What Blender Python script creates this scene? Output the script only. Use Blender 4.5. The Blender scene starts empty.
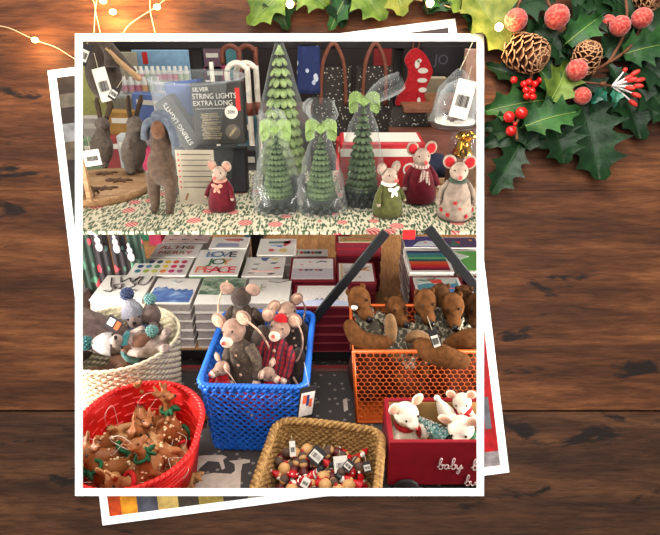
import bpy, bmesh, math, random
from math import sin, cos, pi, radians, sqrt
from mathutils import Vector as V, Matrix, noise
random.seed(7)
F = 560.0
CAM = V((0, 0, 1.6))
TH = radians(27)
FWD = V((0, cos(TH), -sin(TH))); UP = V((0, sin(TH), cos(TH))); RT = V((1, 0, 0))
def ray(px, py): return FWD + RT*((px-330)/F) - UP*((py-267.5)/F)
def onz(px, py, z):
    r = ray(px, py); return CAM + r*((z-1.6)/r.z)
def ony(px, py, y):
    r = ray(px, py); return CAM + r*(y/r.y)
def S(c):
    return tuple(((x/255)/12.92 if x/255 <= .04045 else ((x/255+.055)/1.055)**2.4) for x in c) + (1,)
COL = bpy.context.scene.collection
# ---------------------------------------------------------------- materials
def nodes(name):
    m = bpy.data.materials.new(name); m.use_nodes = True
    nt = m.node_tree; b = nt.nodes['Principled BSDF']
    return m, nt, b
def coord(nt, scale=(1, 1, 1), out='Object'):
    tc = nt.nodes.new('ShaderNodeTexCoord'); mp = nt.nodes.new('ShaderNodeMapping')
    mp.inputs['Scale'].default_value = scale
    nt.links.new(tc.outputs[out], mp.inputs['Vector']); return mp.outputs['Vector']
def ramp(nt, src, stops, interp='LINEAR'):
    r = nt.nodes.new('ShaderNodeValToRGB'); r.color_ramp.interpolation = interp
    e = r.color_ramp.elements
    while len(e) < len(stops): e.new(0.5)
    for i, (p, c) in enumerate(stops): e[i].position = p; e[i].color = c
    nt.links.new(src, r.inputs['Fac']); return r.outputs['Color']
def tex_noise(nt, vec, scale, detail=3, rough=.6, dist=0):
    n = nt.nodes.new('ShaderNodeTexNoise'); n.inputs['Scale'].default_value = scale
    n.inputs['Detail'].default_value = detail; n.inputs['Roughness'].default_value = rough
    n.inputs['Distortion'].default_value = dist
    nt.links.new(vec, n.inputs['Vector']); return n.outputs['Fac']
def bump(nt, b, h, strength, dist=.001):
    bp = nt.nodes.new('ShaderNodeBump'); bp.inputs['Strength'].default_value = strength
    bp.inputs['Distance'].default_value = dist
    nt.links.new(h, bp.inputs['Height']); nt.links.new(bp.outputs['Normal'], b.inputs['Normal'])
def mixc(nt, fac, a, c):
    m = nt.nodes.new('ShaderNodeMix'); m.data_type = 'RGBA'
    if isinstance(fac, float): m.inputs[0].default_value = fac
    else: nt.links.new(fac, m.inputs[0])
    for s, k in ((a, 6), (c, 7)):
        if isinstance(s, tuple): m.inputs[k].default_value = s
        else: nt.links.new(s, m.inputs[k])
    return m.outputs[2]
def mat(name, c, rough=.6, var=.12, vs=60, bs=0, bscale=400, metal=0, spec=.3, sheen=0, c2=None):
    m, nt, b = nodes(name)
    b.inputs['Roughness'].default_value = rough; b.inputs['Metallic'].default_value = metal
    b.inputs['Specular IOR Level'].default_value = spec
    if sheen: b.inputs['Sheen Weight'].default_value = sheen
    v = coord(nt); col = S(c)
    lo = tuple(x*(1-var) for x in col[:3])+(1,); hi = tuple(min(1, x*(1+var)) for x in col[:3])+(1,)
    if c2: hi = S(c2); lo = col
    n = tex_noise(nt, v, vs)
    nt.links.new(ramp(nt, n, [(.35, lo), (.65, hi)]), b.inputs['Base Color'])
    if bs: bump(nt, b, tex_noise(nt, v, bscale, 2), bs)
    return m
def felt(name, c, var=.25): return mat(name, c, .95, var, 90, .8, 700, spec=.1, sheen=.15)
def knit(name, a, c, sc=160):
    m, nt, b = nodes(name); b.inputs['Roughness'].default_value = .95
    v = coord(nt)
    w = nt.nodes.new('ShaderNodeTexChecker'); w.inputs['Scale'].default_value = sc
    w.inputs['Color1'].default_value = S(a); w.inputs['Color2'].default_value = S(c)
    n = nt.nodes.new('ShaderNodeTexNoise'); n.inputs['Scale'].default_value = 70
    nt.links.new(v, n.inputs['Vector']); nt.links.new(v, w.inputs['Vector'])
    g = ramp(nt, n.outputs['Fac'], [(.45, (0, 0, 0, 1)), (.55, (1, 1, 1, 1))])
    nt.links.new(mixc(nt, g, w.outputs['Color'], S(a)), b.inputs['Base Color'])
    bump(nt, b, tex_noise(nt, v, 500, 2), .8)
    return m
def plaid(name, a, c, d, sc=90):
    m, nt, b = nodes(name); b.inputs['Roughness'].default_value = .9
    v = coord(nt)
    outs = []
    for ax in ('X', 'Z'):
        w = nt.nodes.new('ShaderNodeTexWave'); w.bands_direction = ax; w.inputs['Scale'].default_value = sc
        nt.links.new(v, w.inputs['Vector'])
        outs.append(ramp(nt, w.outputs['Fac'], [(.6, (0, 0, 0, 1)), (.7, (1, 1, 1, 1))]))
    x = mixc(nt, outs[0], S(a), S(c)); y = mixc(nt, outs[1], x, S(d))
    nt.links.new(mixc(nt, .5, x, y), b.inputs['Base Color'])
    return m
def clear(name, tint=(1, 1, 1, 1), dens=.12, rough=.12, mx_=.75):
    m = bpy.data.materials.new(name); m.use_nodes = True; nt = m.node_tree
    for n in list(nt.nodes): nt.nodes.remove(n)
    out = nt.nodes.new('ShaderNodeOutputMaterial'); t = nt.nodes.new('ShaderNodeBsdfTransparent')
    g = nt.nodes.new('ShaderNodeBsdfPrincipled'); g.inputs['Base Color'].default_value = tint
    g.inputs['Roughness'].default_value = rough; g.inputs['Specular IOR Level'].default_value = .8
    mx = nt.nodes.new('ShaderNodeMixShader'); lw = nt.nodes.new('ShaderNodeLayerWeight')
    lw.inputs['Blend'].default_value = .35
    mr = nt.nodes.new('ShaderNodeMapRange'); mr.inputs['To Min'].default_value = dens; mr.inputs['To Max'].default_value = mx_
    nt.links.new(lw.outputs['Facing'], mr.inputs['Value']); nt.links.new(mr.outputs[0], mx.inputs[0])
    nt.links.new(t.outputs[0], mx.inputs[1]); nt.links.new(g.outputs[0], mx.inputs[2])
    nt.links.new(mx.outputs[0], out.inputs['Surface']); return m
def emit(name, c, s):
    m, nt, b = nodes(name); b.inputs['Emission Color'].default_value = S(c); b.inputs['Emission Strength'].default_value = s
    b.inputs['Base Color'].default_value = S(c); return m
def wood(name, dark, mid, light, sx=(1.2, 16, 16), spots=.0, rough=.55, gsc=3.0):
    m, nt, b = nodes(name); b.inputs['Roughness'].default_value = rough; b.inputs['Specular IOR Level'].default_value = .2
    v = coord(nt, sx)
    g = tex_noise(nt, v, gsc, 8, .65, .6); g2 = tex_noise(nt, v, gsc*7, 4, .7, .2)
    c = ramp(nt, g, [(.3, S(dark)), (.5, S(mid)), (.7, S(light))])
    f = ramp(nt, g2, [(.38, (.45, .42, .42, 1)), (.6, (1, 1, 1, 1))])
    mu = nt.nodes.new('ShaderNodeMix'); mu.data_type = 'RGBA'; mu.blend_type = 'MULTIPLY'; mu.inputs[0].default_value = .8
    nt.links.new(c, mu.inputs[6]); nt.links.new(f, mu.inputs[7]); c = mu.outputs[2]
    if spots:
        v2 = coord(nt, (9, 26, 9)); s = tex_noise(nt, v2, 1.6, 5, .6, .4)
        v3 = coord(nt, (2.2, 3.0, 2)); s3 = tex_noise(nt, v3, 1.6, 2, .5)
        ad = nt.nodes.new('ShaderNodeMath'); ad.operation = 'MULTIPLY_ADD'; ad.inputs[1].default_value = .6
        nt.links.new(s, ad.inputs[0])
        hf = nt.nodes.new('ShaderNodeMath'); hf.operation = 'MULTIPLY'; hf.inputs[1].default_value = .4
        nt.links.new(s3, hf.inputs[0]); nt.links.new(hf.outputs[0], ad.inputs[2])
        k = ramp(nt, ad.outputs[0], [(spots, (0, 0, 0, 1)), (spots+.03, (1, 1, 1, 1))])
        c = mixc(nt, k, c, S((26, 17, 14)))
    nt.links.new(c, b.inputs['Base Color']); bump(nt, b, g2, .35, .0015)
    return m
M = {}
# ---------------------------------------------------------------- mesh builder
def rotm(a, axis='X'): return Matrix.Rotation(a, 3, axis)
def align(d, up=V((0, 0, 1))):
    z = d.normalized()
    if abs(z.dot(up)) > .98: up = V((0, 1, 0))
    x = up.cross(z).normalized(); y = z.cross(x)
    return Matrix((x, y, z)).transposed()
class MB:
    def __init__(s): s.v = []; s.f = []; s.m = []; s.s = []
    def add(s, vs, fs, mi=0, smooth=True):
        o = len(s.v); s.v += [tuple(p) for p in vs]
        for f in fs: s.f.append([i+o for i in f]); s.m.append(mi); s.s.append(smooth)
        return s
    def box(s, c, d, R=None, mi=0, bev=0):
        c = V(c); hx, hy, hz = d[0]/2, d[1]/2, d[2]/2
        if bev:
            b = min(bev, hx*.9, hy*.9, hz*.9); vs = []
            idx = {}
            for X in (-1, 1):
                for Y in (-1, 1):
                    for Z in (-1, 1):
                        for a in range(3):
                            p = [X*(hx-b), Y*(hy-b), Z*(hz-b)]; p[a] = (X*hx, Y*hy, Z*hz)[a]
                            idx[X, Y, Z, a] = len(vs); vs.append(V(p))
            fs = []
            for a in range(3):
                for sg in (-1, 1):
                    q = []
                    for (u, w) in ((-1, -1), (1, -1), (1, 1), (-1, 1)):
                        k = [0, 0, 0]; k[a] = sg; k[(a+1) % 3] = u; k[(a+2) % 3] = w
                        q.append(idx[k[0], k[1], k[2], a])
                    fs.append(q if sg > 0 else q[::-1])
            for a in range(3):
                b1, b2 = (a+1) % 3, (a+2) % 3
                for u in (-1, 1):
                    for w in (-1, 1):
                        k0 = [0, 0, 0]; k1 = [0, 0, 0]; k0[a] = -1; k1[a] = 1
                        k0[b1] = k1[b1] = u; k0[b2] = k1[b2] = w
                        q = [idx[(*k0, b1)], idx[(*k1, b1)], idx[(*k1, b2)], idx[(*k0, b2)]]
                        fs.append(q if u*w < 0 else q[::-1])
            for X in (-1, 1):
                for Y in (-1, 1):
                    for Z in (-1, 1):
                        q = [idx[X, Y, Z, 0], idx[X, Y, Z, 1], idx[X, Y, Z, 2]]
                        fs.append(q if X*Y*Z > 0 else q[::-1])
        else:
            vs = [V((x*hx, y*hy, z*hz)) for x in (-1, 1) for y in (-1, 1) for z in (-1, 1)]
            fs = [(0, 1, 3, 2), (4, 6, 7, 5), (0, 4, 5, 1), (2, 3, 7, 6), (0, 2, 6, 4), (1, 5, 7, 3)]
        if R: vs = [R @ p for p in vs]
        return s.add([p+c for p in vs], fs, mi, False)
    def ell(s, c, r, R=None, mi=0, u=12, w=8):
        c = V(c)
        if not hasattr(r, '__len__'): r = (r, r, r)
        vs = [V((0, 0, -r[2]))]
        for j in range(1, w):
            a = -pi/2+pi*j/w
            for i in range(u):
                t = 2*pi*i/u; vs.append(V((r[0]*cos(a)*cos(t), r[1]*cos(a)*sin(t), r[2]*sin(a))))
        vs.append(V((0, 0, r[2]))); fs = []
        for i in range(u): fs.append((0, 1+(i+1) % u, 1+i))
        for j in range(w-2):
            for i in range(u):
                a = 1+j*u+i; b = 1+j*u+(i+1) % u; fs.append((a, b, b+u, a+u))
        n = len(vs)-1; o = 1+(w-2)*u
        for i in range(u): fs.append((o+i, o+(i+1) % u, n))
        if R: vs = [R @ p for p in vs]
        return s.add([p+c for p in vs], fs, mi)
    def tube(s, pts, r, seg=6, closed=False, mi=0, flat=1.0, up=None):
        pts = [V(p) for p in pts]; n = len(pts)
        rs = r if hasattr(r, '__len__') else [r]*n
        vs = []; prev = None
        for i, p in enumerate(pts):
            if closed: d = pts[(i+1) % n]-pts[i-1]
            else: d = pts[min(i+1, n-1)]-pts[max(i-1, 0)]
            if d.length < 1e-9: d = V((0, 0, 1))
            d.normalize()
            if up is not None: a = up
            elif prev is None: a = V((0, 0, 1)) if abs(d.z) < .9 else V((1, 0, 0))
            else: a = prev
            x = a.cross(d)
            if x.length < 1e-6: x = V((1, 0, 0))
            x.normalize(); y = d.cross(x); prev = y if up is None else None
            for k in range(seg):
                t = 2*pi*k/seg; vs.append(p + x*(cos(t)*rs[i]*flat) + y*(sin(t)*rs[i]))
        fs = []
        m = n if closed else n-1
        for i in range(m):
            for k in range(seg):
                a = i*seg+k; b = i*seg+(k+1) % seg; j = ((i+1) % n)*seg
                fs.append((a, b, j+(k+1) % seg, j+k))
        if not closed:
            fs.append(tuple(range(seg))[::-1]); fs.append(tuple((n-1)*seg+k for k in range(seg)))
        return s.add(vs, fs, mi)
    def lathe(s, prof, c=(0, 0, 0), seg=24, mi=0, R=None, wob=0, wf=0, sq=(1, 1)):
        c = V(c); vs = []; n = len(prof)
        for j, (r, z) in enumerate(prof):
            for i in range(seg):
                t = 2*pi*i/seg; q = r
                if wob: q = r*(1+wob*noise.noise(V((cos(t)*wf, sin(t)*wf, z*wf*12)))*2)
                vs.append(V((q*cos(t)*sq[0], q*sin(t)*sq[1], z)))
        fs = []
        for j in range(n-1):
            for i in range(seg):
                a = j*seg+i; b = j*seg+(i+1) % seg; fs.append((a, b, b+seg, a+seg))
        if R: vs = [R @ p for p in vs]
        return s.add([p+c for p in vs], fs, mi)
    def prism(s, out, h, X, mi=0):   # outline [(x,y)] extruded by h along local z, X = 4x4 matrix
        n = len(out)
        vs = [X @ V((x, y, 0)) for x, y in out]+[X @ V((x, y, h)) for x, y in out]
        fs = [tuple(range(n))[::-1], tuple(range(n, 2*n))]+[(i, (i+1) % n, n+(i+1) % n, n+i) for i in range(n)]
        return s.add(vs, fs, mi, False)
    def disc(s, c, r, R=None, mi=0, seg=14, h=.0004, sy=1):
        X = Matrix.Translation(V(c)) @ (R.to_4x4() if R else Matrix())
        return s.prism([(r*cos(2*pi*i/seg), r*sy*sin(2*pi*i/seg)) for i in range(seg)], h, X, mi)
    def mesh(s, name, mats):
        me = bpy.data.meshes.new(name); me.from_pydata(s.v, [], s.f)
        if not isinstance(mats, (list, tuple)): mats = [mats]
        for m in mats: me.materials.append(m)
        me.polygons.foreach_set('material_index', s.m); me.polygons.foreach_set('use_smooth', s.s)
        me.update(); return me
    def build(s, name, mats, parent=None):
        o = bpy.data.objects.new(name, s.mesh(name, mats)); COL.objects.link(o)
        if parent: o.parent = parent
        return o
def blob(mb, name, m, parent, vox=.003, sm=6):
    """melt overlapping shapes into one continuous body"""
    t = bpy.data.objects.new('t', mb.mesh('t', m)); COL.objects.link(t)
    r = t.modifiers.new('r', 'REMESH'); r.mode = 'VOXEL'; r.voxel_size = vox; r.use_smooth_shade = True
    if sm: k = t.modifiers.new('s', 'SMOOTH'); k.iterations = sm; k.factor = .5
    dg = bpy.context.evaluated_depsgraph_get(); dg.update()
    me = bpy.data.meshes.new_from_object(t.evaluated_get(dg)); me.name = name
    bpy.data.objects.remove(t)
    me.materials.clear(); me.materials.append(m)
    for p in me.polygons: p.use_smooth = True; p.material_index = 0
    o = bpy.data.objects.new(name, me); COL.objects.link(o); o.parent = parent; return o
def tag(o, label, cat, group=None, kind=None):
    o['label'] = label
    if cat: o['category'] = cat
    if group: o['group'] = group
    if kind: o['kind'] = kind
    return o
def thing(name, label, cat, loc=(0, 0, 0), R=None, group=None, sc=1):
    o = bpy.data.objects.new(name, None); COL.objects.link(o); o.empty_display_size = .02
    X = Matrix.Translation(V(loc)) @ (R.to_4x4() if R else Matrix()) @ Matrix.Scale(sc, 4)
    o.matrix_world = X
    return tag(o, label, cat, group)
def setx(o, loc, R=None, sc=1):
    o.matrix_world = Matrix.Translation(V(loc)) @ (R.to_4x4() if R else Matrix()) @ Matrix.Scale(sc, 4)
def dup(o, loc=None, R=None, sc=1, label=None, group=None, cat=None):
    def rec(a, par):
        c = a.copy(); COL.objects.link(c)
        if par: c.parent = par
        for ch in list(a.children): rec(ch, c)
        return c
    r = rec(o, None)
    if loc is not None: setx(r, loc, R, sc)
    if label: r['label'] = label
    if group: r['group'] = group
    if cat: r['category'] = cat
    return r
def struct(o, label=None):
    o['kind'] = 'structure'
    if label: o['label'] = label
    return o
def standing(foot, head, face):
    z = (head-foot).normalized(); y = -(face-z*face.dot(z)).normalized(); x = y.cross(z)
    return Matrix((x, y, z)).transposed()
def text_mb(mb, s, size, X, mi=0, h=.0006, sx=1, align_x='CENTER'):
    cu = bpy.data.curves.new('t', 'FONT'); cu.body = s; cu.size = size; cu.extrude = h; cu.align_x = align_x; cu.align_y = 'CENTER'; cu.resolution_u = 3
    t = bpy.data.objects.new('t', cu); COL.objects.link(t)
    dg = bpy.context.evaluated_depsgraph_get(); dg.update()
    me = bpy.data.meshes.new_from_object(t.evaluated_get(dg))
    mb.add([X @ V((v.co.x*sx, v.co.y, v.co.z)) for v in me.vertices], [tuple(p.vertices) for p in me.polygons], mi, False)
    bpy.data.objects.remove(t); bpy.data.meshes.remove(me); bpy.data.curves.remove(cu)
def crv(pts, n=6, closed=False):
    P = [V(p) for p in pts]; out = []; m = len(P)
    for i in range(m if closed else m-1):
        a = P[(i-1) % m] if (closed or i > 0) else P[0]; b = P[i]; c = P[(i+1) % m]
        d = P[(i+2) % m] if (closed or i+2 < m) else P[-1]
        for k in range(n):
            t = k/n
            out.append(.5*((2*b)+(c-a)*t+(2*a-5*b+4*c-d)*t*t+(3*b-a-3*c+d)*t**3))
    if not closed: out.append(P[-1])
    return out
# ================================================================ wooden backboard, prints, lights, holly (board frame: x right, y up, z to viewer)
BR = Matrix((RT, UP, -FWD)).transposed(); BD = .5
BX = Matrix.Translation(CAM+FWD*BD) @ BR.to_4x4()
def bl(px, py, h=0): return V(((px-330)/F*(BD-h), -(py-267.5)/F*(BD-h), h))
def bw(px, py, h=0): return BX @ bl(px, py, h)
K = BD/F
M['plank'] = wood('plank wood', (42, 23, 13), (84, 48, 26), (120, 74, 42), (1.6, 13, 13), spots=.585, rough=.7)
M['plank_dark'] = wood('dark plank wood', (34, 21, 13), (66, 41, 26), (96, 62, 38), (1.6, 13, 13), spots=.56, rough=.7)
HOLE = (77, 482, 36, 494)
def rect_minus(x0, x1, y0, y1):
    hx0, hx1, hy0, hy1 = HOLE; out = []
    if y0 < hy0: out.append((x0, x1, y0, min(y1, hy0)))
    if y1 > hy1: out.append((x0, x1, max(y0, hy1), y1))
    a, b = max(y0, hy0), min(y1, hy1)
    if a < b: out += [(x0, hx0, a, b), (hx1, x1, a, b)]
    return out
rows = [(-520, -262), (-260, -42), (-40, 190), (190.4, 410), (412, 640), (642, 900)]
board = MB()
for i, (a, b) in enumerate(rows):
    for (x0, x1, y0, y1) in rect_minus(-800, 1460, a, b):
        p, q = bl(x0, y1), bl(x1, y0)
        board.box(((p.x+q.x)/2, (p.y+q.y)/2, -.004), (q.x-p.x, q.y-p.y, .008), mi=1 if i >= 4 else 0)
for (x0, x1, y0, y1) in rect_minus(-800, 1460, -520, 900):
    p, q = bl(x0, y1), bl(x1, y0)
    board.box(((p.x+q.x)/2, (p.y+q.y)/2, -.0083), (q.x-p.x, q.y-p.y, .0005), mi=2)
M['seam'] = mat('seam', (22, 14, 11), .9)
bo = board.build('wall_front', [M['plank'], M['plank_dark'], M['seam']]); bo.matrix_world = BX
struct(bo, 'dark stained plank board behind the white bordered prints')
M['white'] = mat('white print border', (252, 252, 252), .6, .01)
# polygon clipping for the rotated print
def clip(poly, nx, ny, c):       # keep nx*x+ny*y<=c
    out = []
    for i in range(len(poly)):
        a, b = poly[i-1], poly[i]; da = nx*a[0]+ny*a[1]-c; db = nx*b[0]+ny*b[1]-c
        if (da <= 0) != (db <= 0):
            t = da/(da-db); out.append((a[0]+(b[0]-a[0])*t, a[1]+(b[1]-a[1])*t))
        if db <= 0: out.append(b)
    return out
def outside(poly):
    hx0, hx1, hy0, hy1 = HOLE; r = []
    r.append(clip(poly, 1, 0, hx0)); r.append(clip(poly, -1, 0, -hx1))
    mid = clip(clip(poly, -1, 0, -hx0), 1, 0, hx1)
    r.append(clip(mid, 0, 1, hy0)); r.append(clip(mid, 0, -1, -hy1))
    return [(k, p) for k, p in enumerate(r) if len(p) > 2]
def flatpoly(mbs, poly, h, th, mi=0):
    for k, p in outside(poly):
        mb = mbs.setdefault(k, MB())
        vs = [bl(x, y, h) for x, y in p]
        out = [(v.x, v.y) for v in vs][::-1]
        mb.prism(out, th, Matrix.Translation((0, 0, h)), mi)
TL, TR, BRc, BLc = V((48, 71)), V((455, 19)), V((509, 472)), V((103, 525))
def pr(u, v): return tuple((TL*(1-u)+TR*u)*(1-v)+(BLc*(1-u)+BRc*u)*v)
pu = thing('photo_print', 'tilted white bordered print lying partly under the large upright print', 'photo print')
pu.matrix_world = BX
mb = MB(); w = .0195; wv = .0175
for q in ([(0, 0), (1, 0), (1, wv), (0, wv)], [(0, 1-wv), (1, 1-wv), (1, 1), (0, 1)], [(0, wv), (w, wv), (w, 1-wv), (0, 1-wv)], [(1-w, wv), (1, wv), (1, 1-wv), (1-w, 1-wv)]):
    ms_ = {}; flatpoly(ms_, [pr(*p) for p in q], .0006, .0009); [x.build('print_border', M['white'], pu) for x in ms_.values()]
pm = []
def pc(c):
    pm.append(mat('print ink %d' % len(pm), c, .45, .3, 120)); return len(pm)-1
mbs_ = {}
def pq(u0, u1, v0, v1, c, th=.0006):
    flatpoly(mbs_, [pr(u0, v0), pr(u1, v0), pr(u1, v1), pr(u0, v1)], .0006, th, c)
d0 = pc((38, 28, 24)); pq(w, 1-w, wv, .25, d0)
lv = [(wv, .08, (44, 40, 34)), (.08, .13, (60, 50, 42)), (.2, .42, (52, 50, 38)), (.42, .50, (96, 100, 78))]
g1 = pc((110, 110, 110)); g2 = pc((74, 62, 48)); g3 = pc((40, 38, 28)); g4 = pc((64, 66, 56))
pq(w, .5, .25, 1-wv, g3); pq(w, .2, .12, .16, g1, .0008); pq(w, .2, .16, .2, g2, .0008); pq(w, .2, .055, .085, pc((80, 74, 64)), .0008); pq(w, .2, .34, .42, g4, .0008)
r1 = pc((160, 8, 14)); r2 = pc((44, 48, 66)); r3 = pc((130, 120, 120)); r4 = pc((96, 94, 98))
pq(.5, 1-w, .25, .60, r2); pq(.5, 1-w, .60, .95, r1); pq(.5, 1-w, .95, 1-wv, r3)
bands = [((170, 60, 20), .05), ((200, 130, 30), .09), ((70, 70, 80), .14), ((190, 160, 90), .19), ((60, 50, 40), .24), ((150, 130, 60), .3), ((50, 44, 40), .36), ((130, 120, 100), .43), ((46, 40, 40), .5)]
u0 = w
for c, u in bands: pq(u0, u, .93, 1-wv, pc(c), .0009); u0 = u
pq(.955, .97, .83, .9, r4, .0009)
[x.build('picture', pm, pu) for x in mbs_.values()]
pt = thing('photo_print', 'large upright print with a plain white border around the shop display', 'photo print')
pt.matrix_world = BX
mb = MB(); h = .009
ox0, ox1, oy0, oy1 = 75, 484, 33.5, 496; ix0, ix1, iy0, iy1 = 82, 477, 41, 489
vs = []
for hh in (h-.0016, h):
    vs += [V((bl(x, y, h).x, bl(x, y, h).y, hh)) for x, y in ((ox0, oy1), (ox1, oy1), (ox1, oy0), (ox0, oy0), (ix0, iy1), (ix1, iy1), (ix1, iy0), (ix0, iy0))]
fs = []
for k in range(4):
    j = (k+1) % 4; fs += [(8+k, 8+j, 12+j, 12+k), (j, k, 4+k, 4+j), (k, j, 8+j, 8+k), (4+j, 4+k, 12+k, 12+j)]
mb.add(vs, fs, 0, False); mb.build('print_border', M['white'], pt)
# backing strips that lift the print off the planks
mb = MB()
for (x0, x1, y0, y1) in ((75.8, 76.8, 34.4, 495.4), (482.2, 483.2, 34.4, 495.4), (76.8, 482.2, 34.4, 35.8), (76.8, 482.2, 494.2, 495.4)):
    p, q = bl(x0, y1, .0075), bl(x1, y0, .0075)
    mb.box(((p.x+q.x)/2, (p.y+q.y)/2, .0044), (q.x-p.x, q.y-p.y, .0058))
mb.build('mount', M['white'], pt)
# ---------------- fairy lights
M['wire'] = mat('pale wire', (206, 176, 140), .4, .05)
M['bulb'] = emit('warm bulb', (255, 214, 140), 14)
def bcurve(pts, h=.003): return crv([bl(x, y, h) for x, y in pts], 8)
fl = thing('fairy_light_string', 'thin pale wire with warm bulbs at the upper left corner of the planks', 'fairy lights'); fl.matrix_world = BX
for pts in ([(-30, 22), (0, 26), (14, 30), (35, 40), (55, 47), (70, 56), (78, 61)],
            [(80, -20), (93, 0), (96, 14), (101, 36)], [(98, -10), (95, 14), (94, 36)],
            [(175, -10), (157, 6), (140, 17), (128, 26), (122, 36)], [(150, -20), (150, 8), (153, 24), (156, 36)]):
    MB().tube(bcurve(pts), .0004, 5).build('wire', M['wire'], fl)
lamps = [(35, 40), (103, 1), (113, 12), (157, 7)]
for x, y in lamps: MB().ell(bl(x, y, .0045), (.0032, .0024, .0024)).build('bulb', M['bulb'], fl)
fl2 = thing('fairy_light_string', 'warm fairy bulbs on wire tucked among the holly leaves', 'fairy lights'); fl2.matrix_world = BX
MB().tube(bcurve([(250, -12), (290, 4), (350, -8), (430, 2), (468, 14), (499, 27), (512, 36), (540, 60), (560, 120)], .012), .0007, 5).build('wire', M['wire'], fl2)
lamps2 = [(290, 4), (430, 3), (499, 27)]
for x, y in lamps2: MB().ell(bl(x, y, .026 if x < 495 else .034), (.0034, .0034, .0034)).build('bulb', M['bulb'], fl2)
def point(loc, e, c=(1, .60, .22), r=.006, name='bulb_light'):
    l = bpy.data.lights.new(name, 'POINT'); l.energy = e; l.color = c; l.shadow_soft_size = r
    o = bpy.data.objects.new(name, l); COL.objects.link(o); o.location = loc; return o
for x, y in lamps: point(bw(x, y+1, .018), .17)
for x, y in lamps2: point(bw(x, y, .045), .10 if x > 495 else .045)
# ---------------- holly
def leafmat(n, c1, c2, rough=.42):
    m, nt, b = nodes(n); b.inputs['Roughness'].default_value = rough; b.inputs['Specular IOR Level'].default_value = .2
    v = coord(nt); f = tex_noise(nt, v, 60, 4, .6)
    nt.links.new(ramp(nt, f, [(.35, S(c1)), (.65, S(c2))]), b.inputs['Base Color'])
    bump(nt, b, tex_noise(nt, v, 220, 3), .6, .0008); return m
M['leaf_dark'] = leafmat('holly dark', (13, 32, 16), (26, 54, 26))
M['leaf_mid'] = leafmat('holly mid', (20, 50, 24), (50, 92, 42))
M['leaf_light'] = leafmat('holly light', (58, 84, 28), (112, 132, 54))
M['leaf_gold'] = leafmat('holly gold green', (74, 92, 30), (128, 134, 62))
M['leaf_teal'] = leafmat('holly teal', (14, 60, 48), (50, 120, 96), .18)
M['vein'] = mat('leaf vein', (120, 140, 70), .5)
M['vein_dark'] = mat('leaf vein dark', (40, 72, 36), .5)
M['twig'] = mat('twig', (104, 62, 38), .7, .3, 200)
def leaf(par, b0, t0, w, m='leaf_dark', h0=.008, h1=.014, n=4, roll=0, bend=.004):
    a, t = bl(b0[0], b0[1], h0), bl(t0[0], t0[1], h1); w = w*K/2
    ax = t-a; L = ax.length; ax.normalize(); side = ax.cross(V((0, 0, 1))).normalized()
    side = Matrix.Rotation(roll, 3, ax) @ side; nr = side.cross(ax)
    N = n*6; mb = MB(); vs = []; cols = 4
    for i in range(N+1):
        t_ = i/N; env = max(.0, sin(pi*min(1, t_*.92+.06)))**.62
        ph = (t_*n) % 1.0; sp = abs(2*ph-1)**1.8            # 1 at the spines
        wd = w*env*(.60+.52*sp) if 0 < i < N else w*.03
        mid = a+ax*(L*t_)+nr*(bend*sin(pi*t_)*1.2)
        for k in range(-cols, cols+1):
            f = k/cols
            sl = (abs(f)**1.6)*L/n*.18*(sp-.3)
            z = .0035*abs(f)**1.2 + .0028*(sp-.35)*f*f 
            vs.append(mid+side*(wd*f)+nr*z*(w/.012)+ax*sl)
    C = 2*cols+1; fs = []
    for i in range(N):
        for k in range(C-1): q = i*C+k; fs.append((q, q+1, q+1+C, q+C))
    mb.add(vs, fs, 0); mb.tube([vs[i*C+cols]+nr*.0003 for i in range(0, N+1, 2)], [.0007*(1-.7*i/N) for i in range(0, N+1, 2)], 4, mi=1)
    return mb.build('leaf', [M[m], M['vein'] if m not in ('leaf_dark', 'leaf_teal') else M['vein_dark']], par)
def sprig(label, leaves, stem):
    t = thing('holly_sprig', label, 'holly'); t.matrix_world = BX
    MB().tube(crv([bl(x, y, .007) for x, y in stem], 5), .0012, 6).build('stem', M['twig'], t)
    for l in leaves: leaf(t, *l[:3], **(l[3] if len(l) > 3 else {}))
    return t
D = dict
sprig('holly sprig with a bright green leaf over dark leaves, right of the upright print', [
    ((520, 143), (491, 194), 34, D(m='leaf_dark', h0=.009, h1=.006, n=4)),
    ((521, 128), (577, 112), 38, D(m='leaf_mid', h0=.016, h1=.02, n=4, roll=-.2)),
    ((552, 124), (563, 164), 46, D(m='leaf_dark', h0=.010, h1=.010, n=4)),
    ((578, 96), (599, 180), 62, D(m='leaf_dark', h0=.006, h1=.006, n=5, roll=.1)),
    ((522, 150), (552, 118), 28, D(m='leaf_dark', h0=.008, h1=.01, n=3)),
    ((545, 100), (483, 112), 34, D(m='leaf_mid', h0=.006, h1=.003, n=4)),
    ((532, 122), (483, 146), 36, D(m='leaf_dark', h0=.005, h1=.002, n=3)),
    ((528, 130), (483, 128), 30, D(m='leaf_dark', h0=.004, h1=.002, n=3)),
    ], [(516, 148), (521, 130), (534, 116), (548, 100), (556, 92)])
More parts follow.
